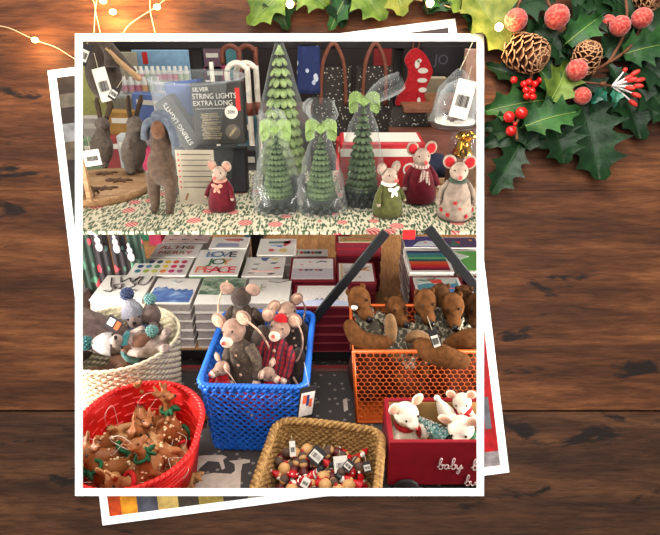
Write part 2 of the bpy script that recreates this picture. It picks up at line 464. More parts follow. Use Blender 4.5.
sprig('holly sprig with a pale green leaf between the pine cones', [
    ((548, 104), (566, 64), 40, D(m='leaf_light', h0=.018, h1=.022, n=3, roll=.2)),
    ((560, 108), (540, 70), 26, D(m='leaf_mid', h0=.014, h1=.02, n=3)),
    ((563, 46), (598, 18), 34, D(m='leaf_mid', h0=.016, h1=.02, n=3)),
    ((566, 60), (588, 4), 40, D(m='leaf_dark', h0=.010, h1=.012, n=4)),
    ((572, 66), (532, 30), 36, D(m='leaf_dark', h0=.008, h1=.010, n=4)),
    ((604, 90), (590, 104), 15, D(m='leaf_teal', h0=.016, h1=.018, n=2)),
    ((614, 88), (612, 108), 13, D(m='leaf_teal', h0=.016, h1=.018, n=2)),
    ((618, 86), (606, 62), 12, D(m='leaf_dark', h0=.014, h1=.016, n=2)),
    ], [(556, 112), (566, 90), (570, 60), (566, 40)])
sprig('holly sprig at the right edge with a bright green spiny leaf on dark ones', [
    ((618, 56), (668, 44), 40, D(m='leaf_mid', h0=.014, h1=.018, n=4)),
    ((614, 10), (560, -8), 40, D(m='leaf_dark', h0=.008, h1=.01, n=4)),
    ((612, 8), (570, 30), 40, D(m='leaf_dark', h0=.008, h1=.01, n=4)),
    ((630, 70), (672, 126), 52, D(m='leaf_dark', h0=.006, h1=.006, n=4)),
    ((626, 60), (676, 84), 50, D(m='leaf_dark', h0=.008, h1=.008, n=4)),
    ((610, 70), (640, 140), 44, D(m='leaf_dark', h0=.004, h1=.005, n=4)),
    ((600, 60), (632, 30), 42, D(m='leaf_dark', h0=.006, h1=.008, n=4)),
    ((630, 34), (676, 4), 44, D(m='leaf_dark', h0=.006, h1=.008, n=4)),
    ((640, 30), (600, -14), 40, D(m='leaf_dark', h0=.006, h1=.008, n=4)),
    ((580, 80), (616, 124), 38, D(m='leaf_dark', h0=.004, h1=.004, n=4)),
    ], [(596, 60), (612, 56), (634, 52), (662, 50)])
sprig('holly sprig of yellow green leaves glowing by the bulb beside the print corner', [
    ((462, -16), (514, 58), 52, D(m='leaf_gold', h0=.012, h1=.008, n=4)),
    ((462, -8), (494, 40), 34, D(m='leaf_dark', h0=.006, h1=.006, n=4)),
    ((552, -4), (500, 12), 46, D(m='leaf_dark', h0=.008, h1=.008, n=4)),
    ((548, 92), (486, 66), 26, D(m='leaf_dark', h0=.004, h1=.004, n=4)),
    ((548, 20), (514, 62), 34, D(m='leaf_dark', h0=.006, h1=.006, n=3)),
    ((548, 36), (526, 82), 40, D(m='leaf_dark', h0=.004, h1=.004, n=3)),
    ((476, 0), (470, 32), 24, D(m='leaf_mid', h0=.006, h1=.006, n=3)),
    ], [(448, -18), (476, 0), (510, -8), (550, -2)])
sprig('row of pale gold green holly leaves along the top above the prints', [
    ((296, -18), (250, 26), 40, D(m='leaf_light', h0=.010, h1=.008, n=4)),
    ((272, -10), (288, 31), 30, D(m='leaf_dark', h0=.006, h1=.006, n=3)),
    ((290, -16), (328, 8), 44, D(m='leaf_light', h0=.010, h1=.010, n=4)),
    ((338, -16), (342, 29), 28, D(m='leaf_dark', h0=.006, h1=.006, n=3)),
    ((352, -14), (330, 31), 26, D(m='leaf_mid', h0=.007, h1=.006, n=3)),
    ((346, -22), (384, 21), 44, D(m='leaf_light', h0=.012, h1=.008, n=4)),
    ((392, -18), (402, 17), 36, D(m='leaf_gold', h0=.012, h1=.008, n=3)),
    ((440, -8), (426, 15), 34, D(m='leaf_dark', h0=.006, h1=.006, n=3)),
    ((402, -20), (450, 10), 30, D(m='leaf_mid', h0=.010, h1=.008, n=3)),
    ((430, -24), (474, 20), 30, D(m='leaf_light', h0=.008, h1=.006, n=3)),
    ], [(260, -10), (310, -14), (370, -10), (450, -14)])
# frosted berries on twigs
def frost(n):
    m, nt, b = nodes(n); b.inputs['Roughness'].default_value = .7
    v = coord(nt); f = tex_noise(nt, v, 420, 3, .7)
    lw = nt.nodes.new('ShaderNodeNewGeometry')
    f2 = tex_noise(nt, v, 90, 2)
    nt.links.new(ramp(nt, f, [(.42, S((164, 26, 20))), (.66, S((208, 110, 90)))]), b.inputs['Base Color'])
    b.inputs['Sheen Weight'].default_value = .4; b.inputs['Sheen Roughness'].default_value = .4
    bump(nt, b, f, 1, .001); return m
M['frost'] = frost('frosted berry'); M['red_berry'] = mat('glossy red berry', (190, 24, 22), .2, .1, spec=.5)
M['dark_berry'] = mat('dark red berry', (80, 12, 14), .25)
def berries(label, lst, twigs, m='frost'):
    t = thing('berry_pick', label, 'berries'); t.matrix_world = BX
    for tw in twigs: MB().tube(crv([bl(x, y, .019) for x, y in tw], 6), .0013, 6).build('twig', M['twig'], t)
    for x, y, r, h in lst: MB().ell(bl(x, y, h), r*K, u=16, w=10).build('berry', M[m], t)
berries('frosted red berry on a short twig above the big pine cone', [(516, 20, 10.5, .034)], [[(516, 26), (518, 34), (522, 44)], [(524, -8), (518, 6), (516, 14)]])
berries('large frosted pink red berry at the top beside the brown twigs', [(557, 17, 11.5, .03)], [[(545, -6), (550, 6), (556, 14)]])
berries('two frosted berries on a forked twig at the top right', [(620, 26, 9.5, .028), (642, 18, 9.5, .03), (608, 22, 7, .014)],
        [[(624, -10), (627, 12), (624, 34), (614, 54), (606, 64), (588, 72)], [(641, 26), (634, 42), (622, 54), (610, 62)]])
berries('frosted berries below the smaller pine cone', [(577, 70, 10, .032), (582, 96, 8.5, .024), (571, 80, 6, .02)], [[(586, 72), (575, 82), (566, 92)]])
berries('three glossy red berries beside the drooping dark holly leaf', [(509, 117, 5.5, .02), (521.5, 113, 5.8, .022), (511, 131, 5, .02), (515, 124, 2, .02)],
        [[(510, 118), (515, 125), (517, 140)], [(521, 114), (516, 124)], [(511, 130), (516, 125)]], 'red_berry')
cl = [(524, 84), (529, 82), (535, 84), (540, 80), (526, 90), (532, 91), (527, 96), (533, 97), (514, 80), (568, 98)]
berries('cluster of tiny red berries hanging under the big pine cone', [(x, y, 3.4, .02+.001*(i % 3)) for i, (x, y) in enumerate(cl[:9])], [[(530, 96), (530, 82), (532, 74)]], 'red_berry')
berries('small dark berries beside the pale green holly leaf', [(567, 96, 4.5, .012), (566, 88, 4, .012)], [[(567, 98), (568, 88), (572, 80)]], 'dark_berry')
# stamen flower
t = thing('berry_spray', 'red tipped artificial stamen spray with white stems at the right', 'berries'); t.matrix_world = BX
b0 = bl(612, 86, .020)
MB().tube([bl(584, 82, .016), bl(600, 84, .018), b0], .0009, 5).build('twig', M['twig'], t)
MB().ell(bl(603, 84, .019), (.003, .002, .002)).build('bud', M['twig'], t)
M['white_stem'] = mat('white stem', (230, 220, 214), .5); M['stamen'] = mat('stamen red', (204, 52, 42), .4, .25, 150)
for i, (x, y, h) in enumerate([(625, 70, .022), (635, 73, .026), (632, 80, .03), (638, 86, .028), (630, 88, .032), (636, 95, .026), (633, 103, .022), (640, 80, .02), (628, 78, .024)]):
    e = bl(x, y, h); MB().tube([b0, b0.lerp(e, .6)+V((0, 0, .001)), e], [.0009, .0007, .0006], 5).build('stamen_stem', M['white_stem'], t)
    d = (e-b0).normalized(); MB().ell(e, (.0021, .0021, .0045 if i else .0024), align(d)).build('stamen_tip', M['stamen'], t)
# pine cones
M['cone_dark'] = mat('pine cone core', (92, 54, 34), .8, .3, 200); M['cone_tip'] = mat('pine cone scale rim', (186, 138, 98), .8, .2, 200)
def pinecone(label, c, r, axis, h):
    t = thing('pine_cone', label, 'pine cone'); t.matrix_world = BX
    c = bl(c[0], c[1], h); r = r*K; R = align(V(axis))
    MB().ell(c, (r*.6, r*.6, r*.95), R).build('core', M['cone_dark'], t)
    mb = MB(); n = 80
    for i in range(n):
        f = (i+.5)/n; z = -r*.95+2*r*.97*f; a = i*2.39996
        rr = r*(1.0-abs(f*1.5-.62)**1.9*.62) if f > .4 else r*(.8+.5*f)
        rr *= max(.25, 1-max(0, f-.6)*1.3)
        up = .15+1.1*f; W = r*.34*(1.1-.5*f)
        ca, sa = cos(a), sin(a); rad = V((ca, sa, 0)); tan = V((-sa, ca, 0)); zz = V((0, 0, 1))
        o = rad*cos(up)+zz*sin(up); nn = zz*cos(up)-rad*sin(up)
        root = rad*(r*.25)+zz*(z-r*.1)
        Ls = rr-r*.22
        pts = []
        for (l, ww, q) in ((0, .4, 0), (.6, .9, -.02), (.9, 1, .03), (1.0, .55, .07)):
            for s_ in (-1, 0, 1): pts.append(root+o*(Ls*l)+tan*(W*ww*s_)+nn*(r*(q+.05*(1-abs(s_)))))
        th = nn*(r*.06); top = [R @ p+c for p in pts]; bot = [R @ (p-th)+c for p in pts]
        fs = []; fi = []
        for j in range(3):
            for k in range(2):
                q = j*3+k; fs.append((q, q+1, q+4, q+3)); fi.append(1 if j == 2 else 0)
        mb.add(top, fs[:4], 0, False); mb.add(top, fs[4:], 1, False)
        mb.add(bot, [x[::-1] for x in fs], 0, False)
        mb.add([top[9], top[10], top[11], bot[9], bot[10], bot[11], top[6], bot[6], top[8], bot[8]], [(0, 3, 4, 1), (1, 4, 5, 2), (6, 7, 3, 0), (2, 5, 9, 8)], 1, False)
    mb.build('cone_scales', [M['cone_dark'], M['cone_tip']], t)
pinecone('large open pine cone at the upper right of the print', (529, 54), 20, (.55, -.5, .7), .024)
pinecone('smaller pine cone with rose like scales above the frosted berry', (587, 56), 15, (-.1, .5, .85), .022)
pinecone('pine cone cut off by the top right corner', (649, -4), 15, (.2, -.6, .7), .02)
# ================================================================ shop: shell, tables, shelf, book stacks
ZT, ZB, ZS = .72, .77, 1.10
M['charcoal'] = mat('charcoal cloth', (66, 62, 60), .95, .15, 200, .3, 900)
M['black'] = mat('black metal', (30, 31, 33), .4, .1, spec=.4)
M['void'] = mat('dark fixture', (34, 28, 27), .8)
M['floor'] = mat('shop floor', (90, 80, 72), .7)
M['wall'] = mat('shop wall', (92, 80, 72), .9)
M['tan_wood'] = wood('tan table wood', (150, 106, 66), (186, 134, 84), (206, 158, 106), (12, 1.2, 12), gsc=3)
struct(MB().box((0, 2.0, -.01), (6, 6, .02)).build('floor', M['floor']), 'shop floor')
struct(MB().box((0, 4.0, 1.4), (6, .05, 2.8)).build('wall_back', M['wall']), 'shop back wall')
# front table with printed cloth
t = thing('display_table', 'front table under a charcoal cloth with pale printed reindeer and dots', 'table', (0, .8, 0))
for x in (-.8, .8):
    for y in (-.28, .28): MB().box((x, y, .35), (.05, .05, .70)).build('leg', M['black'], t)
MB().box((0, .02, .709), (1.8, .74, .018)).build('table_top', M['void'], t)
def flatcloth():
    m, nt, b = nodes('dotted cloth'); b.inputs['Roughness'].default_value = .95
    v = coord(nt); vo = nt.nodes.new('ShaderNodeTexVoronoi'); vo.inputs['Scale'].default_value = 34; vo.voronoi_dimensions = '2D'
    nt.links.new(v, vo.inputs['Vector']); k = ramp(nt, vo.outputs['Distance'], [(.10, (1, 1, 1, 1)), (.14, (0, 0, 0, 1))])
    nt.links.new(mixc(nt, k, S((62, 56, 54)), S((128, 120, 112))), b.inputs['Base Color'])
    bump(nt, b, tex_noise(nt, v, 900, 2), .3); return m
M['dots'] = flatcloth()
MB().box((0, .02, .719), (1.84, .76, .002)).box((0, -.361, .62), (1.84, .002, .2)).build('cloth', M['dots'], t)
M['deer_print'] = mat('beige print', (190, 172, 156), .95)
def deer(pxpts):
    p = [onz(x, y, ZT) for x, y in pxpts]; MB().prism([(q.x, q.y-.8) for q in p], .0004, Matrix.Translation((0, 0, .7201)), 0).build('printed_reindeer', M['deer_print'], t)
deer([(194, 494), (194, 482), (200, 475.5), (214, 473), (231, 474), (235, 471), (234.5, 464), (229, 461), (236, 460.5), (244, 459), (250, 460), (250, 462.5), (242.5, 464), (241, 471), (240.5, 482), (240, 500), (236, 512), (233, 500), (206, 500), (203, 512), (199, 500)])
deer([(184, 492), (192, 474), (199, 461), (190, 457), (205, 455.5), (222, 455), (227, 457), (223, 460), (225, 468), (222, 470), (219, 462), (208, 461), (200, 468), (193, 480), (188, 492)])
deer([(360, 428), (374, 430), (372, 436), (374, 446), (369, 441), (366, 434), (362, 446), (359, 438)])
deer([(343, 400), (347, 398), (348, 410), (344, 412)])
deer([(306, 410), (310, 414), (309, 430), (304, 432)])
# book table (lower wooden shelf)
t = thing('book_table', 'low tan wooden table carrying the card box stacks behind the baskets', 'table', (0, 1.62, 0))
MB().box((0, 0, ZB-.009), (2.2, .9, .018)).build('table_top', M['tan_wood'], t)
MB().box((0, -.452, ZB-.012), (2.2, .006, .024)).build('edge_trim', M['black'], t)
for x in (-1.0, 1.0):
    for y in (-.4, .4): MB().box((x, y, (ZB-.018)/2), (.05, .05, ZB-.018)).build('leg', M['black'], t)
MB().box((0, -.40, .66), (2.1, .012, .13)).build('apron', M['void'], t)
mb = MB()
M['stripfab'] = plaid('tartan strip', (150, 30, 34), (40, 34, 34), (190, 180, 170), 60)
tg = MB().box((0, 0, 0), (2.0, .012, .011)).build('ribbon_roll', M['stripfab']); tg.location = (0, 1.150, .7265)
tag(tg, 'tartan ribbon strip below the edge of the book table', 'ribbon')
# upper shelf: frame + braces, candy cane leaf paper cover
def covermat():
    m, nt, b = nodes('candy leaf paper'); b.inputs['Roughness'].default_value = .45
    v = coord(nt)
    c = S((204, 194, 168))
    for ang, col in ((.75, (96, 116, 84)), (-.7, (38, 62, 42)), (1.5, (52, 78, 52)), (.1, (60, 84, 56))):
        mp = nt.nodes.new('ShaderNodeMapping'); mp.inputs['Rotation'].default_value = (0, 0, ang); mp.inputs['Scale'].default_value = (135, 38, 44)
        nt.links.new(coord(nt, (1, 1, 1)), mp.inputs['Vector']); mp.inputs['Location'].default_value = (ang*7, ang*3, 0)
        lv = nt.nodes.new('ShaderNodeTexVoronoi'); lv.inputs['Scale'].default_value = 1; nt.links.new(mp.outputs['Vector'], lv.inputs['Vector'])
        c = mixc(nt, ramp(nt, lv.outputs['Distance'], [(.28, (1, 1, 1, 1)), (.35, (0, 0, 0, 1))]), c, S(col))
    vo = nt.nodes.new('ShaderNodeTexVoronoi'); vo.inputs['Scale'].default_value = 15; vo.inputs['Randomness'].default_value = .8
    nt.links.new(v, vo.inputs['Vector'])
    w2 = nt.nodes.new('ShaderNodeTexWave'); w2.inputs['Scale'].default_value = 60; w2.bands_direction = 'DIAGONAL'; nt.links.new(v, w2.inputs['Vector'])
    st = ramp(nt, w2.outputs['Fac'], [(.5, S((176, 52, 54))), (.6, S((214, 160, 150)))])
    k = ramp(nt, vo.outputs['Distance'], [(.24, (1, 1, 1, 1)), (.27, (0, 0, 0, 1))])
    nt.links.new(mixc(nt, k, c, st), b.inputs['Base Color']); return m
M['paper'] = covermat()
YS = 1.165
t = thing('display_shelf', 'upper shelf on black cross braces covered in candy cane and leaf paper', 'shelf', (0, 1.45, 0))
MB().box((0, -.06, ZS-.0045), (2.2, .45, .007)).build('shelf_board', M['void'], t)
MB().box((0, -.06, ZS-.0005), (2.2, .454, .001)).box((0, -.2865, ZS-.0045), (2.2, .001, .009)).build('paper_cover', M['paper'], t)
def bar(a, b_, w=.022, d=.008):
    mid = (a+b_)/2; dv = b_-a; ang = math.atan2(dv.z, dv.x)
    MB().box(V((mid.x, mid.y-1.45, mid.z)), (dv.length, d, w), Matrix.Rotation(-ang, 3, 'Y'), bev=.001).build('brace', M['black'], t)
bar(ony(386, 232, 1.152), V((-.11, 1.152, .772)))
bar(ony(428, 228, 1.152), V((.50, 1.152, .772)))
MB().box((-.9, -.29, .93), (.02, .02, .32)).build('post', M['black'], t)
MB().box((.9, -.29, .93), (.02, .02, .32)).build('post', M['black'], t)
q = ony(410, 231, 1.15)
tg = MB().box((0, 0, 0), (.028, .003, .022)).build('red_tape', mat('red tape', (206, 44, 44), .4)); tg.location = (q.x, 1.1605, ZS-.008)
tag(tg, 'red tape patch on the front edge of the paper covered shelf', 'tape')
# ---------------- card boxes / books
M['bwhite'] = mat('white card box', (238, 230, 220), .5, .03); M['page'] = mat('page edges', (190, 180, 172), .8, .15, 300)
M['bred'] = mat('dark red card box', (120, 18, 32), .5, .08); M['bred2'] = mat('deep red side', (92, 14, 28), .6, .1)
M['bgreen'] = mat('green card box', (110, 130, 100), .5, .1)
art_c = {}
def ac(c):
    if c not in art_c: art_c[c] = mat('ink', c, .5, .12, 200)
    return art_c[c]
class Art:
    """flat printed picture in unit coordinates u,v (v away from viewer)"""
    def __init__(s, w, d): s.w = w; s.d = d; s.mb = MB(); s.ms = []
    def mi(s, c):
        m = c if not isinstance(c, tuple) else ac(c)
        if m not in s.ms: s.ms.append(m)
        return s.ms.index(m)
    def poly(s, pts, c, l=0):
        s.mb.prism([((u-.5)*s.w, (v-.5)*s.d) for u, v in pts], .0003, Matrix.Translation((0, 0, .0001+l*.0003)), s.mi(c))
    def rect(s, a, b, c_, d, c, l=0): s.poly([(a, b), (c_, b), (c_, d), (a, d)], c, l)
    def dot(s, u, v, r, c, sy=1, l=0):
        n = 10; s.poly([(u+r*cos(2*pi*i/n)/s.w, v+r*sy*sin(2*pi*i/n)/s.d) for i in range(n)], c, l)
    def line(s, pts, c, wd=.0015, l=0):
        P = crv([V(((u-.5)*s.w, (v-.5)*s.d, .0003)) for u, v in pts], 5); s.mb.tube(P, wd, 4, mi=s.mi(c))
    def text(s, t, u, v, size, c, sx=1): text_mb(s.mb, t, size, Matrix.Translation(((u-.5)*s.w, (v-.5)*s.d, .0004)), s.mi(c), .0003, sx)
def watercolor(n, a, c, d, sc=30, thr=(.4, .55)):
    m, nt, b = nodes(n); b.inputs['Roughness'].default_value = .5
    v = coord(nt, (1, 1.6, 1)); f = tex_noise(nt, v, sc, 5, .65, .5)
    nt.links.new(ramp(nt, f, [(thr[0], S(a)), (sum(thr)/2, S(c)), (thr[1], S(d))]), b.inputs['Base Color']); return m
def a_dots(A):
    cs = [(30, 60, 80), (120, 60, 90), (60, 70, 90), (60, 80, 90), (220, 170, 40), (210, 50, 60), (200, 90, 60)]
    pal = [[(40, 60, 70), (60, 70, 100), (60, 70, 80), (220, 180, 40), (220, 80, 60), (180, 60, 90)], [(50, 60, 110), (90, 140, 160), (100, 150, 90), (230, 200, 60), (210, 40, 90), (150, 70, 90)], [(40, 110, 120), (160, 180, 60), (200, 200, 90), (230, 130, 60), (210, 60, 120), (170, 110, 140)]]
    for r in range(3):
        for k in range(6): A.dot(.13+k*.148, .78-.27*r, .0085, pal[r][k], 1.2)
def a_merry(A):
    for r, (s_, v, c1, c2) in enumerate((('ALL THINGS', .7, (120, 110, 90), (190, 90, 70)), ('MERRY', .3, (150, 130, 90), (190, 60, 60)))):
        for i, ch in enumerate(s_):
            if ch != ' ': A.text(ch, .14+.72*(i+.5)/len(s_), v, .032, c1 if i % 2 else c2)
def a_love(A):
    for s_, v, cs in (('LOVE', .80, [(110, 130, 170), (70, 110, 150), (130, 150, 180), (40, 44, 60)]), ('JOY', .50, [(60, 120, 70), (50, 90, 60), (220, 150, 60)]), ('PEACE', .19, [(230, 130, 80), (220, 90, 90), (200, 50, 60), (220, 70, 70), (210, 40, 60)])):
        for i, ch in enumerate(s_): A.text(ch, .5+(i-(len(s_)-1)/2)*.17, v, .052, cs[i])
def a_loops(A):
    k = (60, 50, 46)
    A.line([(.12, .9), (.25, .5), (.45, .45), (.40, .62), (.28, .55), (.5, .4), (.7, .55), (.62, .68)], k, .002)
    A.line([(.3, .95), (.38, .7), (.5, .9)], k); A.line([(.5, .9), (.6, .7), (.7, .95), (.62, .8)], k)
    A.line([(.75, .95), (.74, .65), (.9, .6), (.95, .95)], k); A.line([(.15, .35), (.3, .3), (.3, .42)], k, .002); A.line([(.5, .3), (.66, .4), (.8, .32)], k)
def a_blue(A):
    A.poly([(.02, .06), (.97, .05), (.98, .40), (.93, .56), (.86, .50), (.78, .58), (.7, .52), (.62, .56), (.55, .50), (.46, .60), (.38, .56), (.30, .66), (.2, .60), (.12, .66), (.04, .60)], watercolor('blue watercolour', (60, 84, 140), (92, 124, 180), (190, 204, 220), 22, (.35, .7)))
    A.line([(.35, .9), (.5, .8), (.6, .88)], (150, 160, 160), .001)
def a_mount(A):
    A.poly([(0, .35), (1, .3), (1, .98), (0, .98)], watercolor('green watercolour', (70, 98, 76), (140, 158, 132), (216, 214, 196), 30, (.40, .66)))
def a_star(A):
    for i in range(5):
        a = 2*pi*i/5+.3; A.line([(.3, .6), (.3+.13*cos(a), .6+.17*sin(a))], (166, 160, 130), .0022)
    A.line([(.45, .92), (.7, .86), (.95, .95)], (120, 110, 100), .0015); A.line([(.65, .1), (.78, .05), (.9, .1)], (190, 170, 100), .0012)
def a_birds(A):
    for u, v, c in ((.25, .35, (150, 140, 140)), (.28, .62, (140, 130, 130)), (.72, .68, (70, 80, 80)), (.82, .42, (200, 70, 60)), (.7, .12, (90, 60, 60)), (.2, .15, (160, 120, 120))):
        A.dot(u, v, .008, c, .6); A.line([(u-.08, v-.03), (u, v), (u+.1, v+.03)], c, .0014)
    A.poly([(.35, .98), (.6, .98), (.5, .78), (.42, .82)], (96, 104, 150)); A.poly([(.62, .96), (.85, .95), (.82, .86), (.66, .88)], (220, 190, 110))
    A.line([(.2, .28), (.5, .24), (.8, .28)], (220, 130, 120), .001)
def a_hat(A):
    A.poly([(.15, .12), (.8, .12), (.75, .42), (.2, .45)], (150, 156, 180)); A.poly([(.3, .85), (.8, .9), (.75, .6), (.4, .68)], (200, 110, 104)); A.dot(.8, .75, .006, (90, 90, 100))
def a_scarf(A):
    A.poly([(.25, .82), (.85, .84), (.8, .70), (.25, .68)], (110, 134, 120)); A.poly([(.68, .84), (.84, .9), (.86, .72), (.7, .5), (.66, .66)], (206, 70, 76))
    A.poly([(.3, .62), (.66, .6), (.64, .5), (.32, .54)], (150, 180, 196)); A.dot(.36, .28, .009, (210, 80, 80)); A.dot(.68, .27, .013, (220, 190, 120)); A.line([(.5, .5), (.62, .46)], (80, 70, 130), .002)
def a_lines(A):
    for k, u in enumerate((.12, .24, .36, .5, .62, .74)): A.dot(u, .5, .006, [(200, 80, 80), (90, 120, 100), (60, 60, 60)][k % 3], 1.6)
def a_birds2(A):
    A.rect(.0, .0, 1, .5, (206, 196, 200)); 
    for k, u in enumerate((.2, .35, .46, .6, .7)): A.dot(u, .42, .006, [(200, 80, 90), (70, 60, 70), (110, 110, 110)][k % 3], .8, 1)
    A.line([(.6, .8), (.7, .86), (.85, .84)], (80, 80, 80), .0022); A.dot(.42, .84, .003, (200, 90, 90)); A.dot(.22, .7, .003, (220, 120, 120))
def a_snow(A):
    A.poly([(0, .02), (1, .02), (1, .2), (.7, .28), (.35, .3), (0, .16)], (206, 212, 236))
    for u in (.4, .5, .6, .7, .8): A.line([(u-.04, .26), (u, .36), (u+.02, .28)], (90, 84, 110), .0014)
def a_deer(A):
    k = (140, 96, 70)
    A.line([(.3, .5), (.45, .62), (.7, .6), (.8, .66), (.86, .78)], k, .0035); A.line([(.3, .5), (.16, .46)], k, .0015); A.line([(.75, .6), (.92, .58)], k, .0015); A.line([(.36, .5), (.42, .34), (.38, .26)], k, .0015)
    A.dot(.6, .22, .003, (190, 160, 120)); A.rect(.04, .04, .10, .96, (222, 190, 130)); 
def a_stripes(A):
    cs = [(60, 60, 90), (70, 130, 150), (60, 140, 120), (110, 180, 130), (50, 90, 80), (210, 90, 50), (220, 60, 40), (190, 40, 60), (120, 30, 50)]
    for i, c in enumerate(cs): A.rect(.06, .93-.86*(i+1)/9, .94, .93-.86*i/9, c)
def a_moon(A):
    A.rect(.03, .03, .97, .97, (78, 68, 130)); A.poly([(.25, .1), (.45, .5), (.7, .6), (.9, .5), (.95, .1)], (220, 222, 226), 1); A.poly([(.1, .8), (.3, .9), (.36, .75), (.2, .65)], (220, 110, 120), 1); A.dot(.65, .42, .004, (200, 60, 60), 1, 2)
def a_scene(A):
    A.rect(.05, .04, .95, .95, (90, 140, 150)); A.poly([(.05, .95), (.95, .95), (.9, .7), (.6, .62), (.3, .7), (.05, .6)], (196, 200, 190), 1)
    A.poly([(.3, .9), (.6, .88), (.62, .7), (.4, .66)], (210, 70, 60), 2); A.poly([(.55, .45), (.85, .6), (.95, .3), (.9, .1), (.5, .12)], (70, 120, 160), 1); A.poly([(.1, .3), (.4, .5), (.45, .1), (.1, .1)], (60, 90, 70), 1)
    A.line([(.6, .4), (.9, .38)], (210, 60, 60), .0015); A.line([(.1, .85), (.3, .8), (.5, .95)], (60, 80, 60), .002)
def a_green(A): A.rect(.05, .05, .95, .95, (110, 180, 90)); A.poly([(.05, .5), (.5, .7), (.05, .95)], (220, 226, 210), 1)
def a_night(A):
    A.rect(.03, .04, .97, .96, (86, 66, 104)); A.dot(.4, .5, .008, (210, 70, 60), 1, 1); A.dot(.8, .7, .006, (220, 150, 60), 1, 1); A.poly([(.1, .2), (.3, .7), (.45, .2)], (60, 110, 90), 1)
def a_pink(A):
    A.rect(.0, .0, 1, 1, (234, 200, 190))
    for k in range(3):
        for r in range(2): A.dot(.22+.28*k-.05*r, .7-.4*r, .007, [(110, 60, 60), (160, 90, 80), (60, 50, 50)][(k+r) % 3], .5, 1); A.line([(.15+.28*k, .66-.4*r), (.3+.28*k, .72-.4*r)], (120, 80, 70), .001)
def a_border(A):
    A.rect(.02, .02, .98, .98, (216, 190, 130)); A.rect(.12, .2, .9, .8, (170, 170, 110), 1); A.line([(.15, .5), (.5, .55), (.88, .5)], (190, 80, 60), .002)
def book(w, d, h, red, art, label, group):
    t = thing('card_box', label, 'card box', group=group)
    sm = {0: 'bwhite', 1: 'bred', 2: 'bgreen'}[red]
    th = min(.0025, h*.2)
    MB().box((0, 0, h-th/2), (w, d, th), bev=.0008, mi=1 if red == 2 else 0).box((0, 0, th/2), (w, d, th), bev=.0008).build('cover', [M[sm], M['bwhite']], t)
    MB().box((0, 0, h/2), (w*.975, d*.975, h-2*th)).build('box_body', {0: M['page'], 1: M['bred2'], 2: M['bgreen']}[red], t)
    if art:
        A = Art(w*(.98 if not red == 1 else .9), d*(.98 if not red == 1 else .86))
        if red == 1: A.rect(0, 0, 1, 1, (236, 226, 218)); A2 = Art(A.w, A.d); A2.mb = A.mb; A2.ms = A.ms; o0 = A2
        if art: 
            n0 = len(A.mb.v); art(A)
            if red == 1: A.mb.v = [v if i < n0 else (v[0]*.98, v[1]*.98, v[2]+.0003) for i, v in enumerate(A.mb.v)]
        o = A.mb.build('cover_print', A.ms, t); o.location = (0, 0, h)
    return t
def stack(x0, x1, pyf, pyb, zt, n, red, art, look, where, zb=ZB, dy=0, h=None):
    a, b, c = onz(x0, pyf, zt), onz(x1, pyf, zt), onz((x0+x1)/2, pyb, zt)
    w = (b.x-a.x)*.985; d = (c.y-a.y)*.985; h = h or (zt-zb)/n; cx = (a.x+b.x)/2; cy = (a.y+c.y)/2+dy
    g = 'card boxes stacked ' + where
    top = book(w, d, h-.0004, red, art, look, None)
    setx(top, (cx, cy, zt-h))
    if n > 1:
        lo = book(w, d, h-.0004, red, None, {0: 'white', 1: 'dark red', 2: 'green'}[red]+' card box in the stack '+where, g)
        rnd = random.Random(int(x0*7+pyf))
        for i in range(1, n):
            o = lo if i == 1 else dup(lo)
            setx(o, (cx+rnd.uniform(-.002, .002), cy+rnd.uniform(-.001, .001), zt-h*(i+1)), rotm(rnd.uniform(-.006, .006), 'Z'))
    return top
stack(88, 142, 300, 275, .90, 5, 0, a_loops, 'white card box with black looping calligraphy', 'at the far left of the front row')
stack(143, 190, 304, 278, .90, 5, 0, a_blue, 'white card box with a blue watercolour sky', 'in the front row behind the cream basket')
stack(193, 240, 304, 278, .90, 5, 0, a_mount, 'white card box with misty green watercolour', 'in the front row left of the blue basket')
stack(243, 289, 303, 279, .90, 5, 0, a_star, 'cream card box with a pale star flower', 'directly behind the blue basket')
stack(292, 352, 308, 284, .90, 5, 1, a_snow, 'red edged card box with a pale snow scene', 'right of the blue basket')
stack(126, 186, 275.5, 258, .90, 4, 0, a_dots, 'white card box with rows of coloured watercolour dots', 'in the second row at the left')
stack(188, 238, 275.5, 249.5, .903, 3, 2, a_love, 'card box reading LOVE JOY PEACE in coloured letters', 'in the second row beside the dotted one')
stack(241, 283, 276.5, 257, .90, 4, 0, a_birds, 'white card box with small birds and bells', 'in the second row behind the star flower')
stack(288, 336, 281, 257, .90, 4, 1, a_birds2, 'red edged card box with birds on snow', 'in the second row crossed by the black brace')
stack(149, 197, 257, 243.5, .90, 4, 0, a_merry, 'white card box with a line of merry lettering', 'in the third row at the left')
stack(208, 247, 248.5, 237, .905, 4, 0, a_hat, 'white card box with a red and grey winter hat', 'in the third row behind the lettered one')
stack(256, 295, 255, 238.5, .90, 4, 0, a_scarf, 'white card box with a green and red scarf', 'in the third row behind the birds')
stack(161, 208, 242.5, 233, .90, 4, 0, a_pink, 'pale pink card box with six tiny sleighs', 'in the last row under the shelf edge')
stack(297, 328, 256, 249, .86, 3, 0, a_lines, 'low white card box with a row of small figures', 'on bare wood behind the red edged ones')
stack(336, 382, 243, 236, .93, 8, 1, a_border, 'gold bordered card box', 'tall at the back right of the centre')
stack(337, 377, 283, 262, .90, 4, 1, a_deer, 'cream card box with a leaping brown deer', 'left of the dark gap at the right')
stack(409, 455, 272.5, 249, .905, 7, 0, a_stripes, 'white card box with a blue green and red striped cover', 'under the right brace')
stack(404, 440, 247.5, 236, .905, 5, 0, a_moon, 'violet card box with a white moon shape', 'behind the striped one')
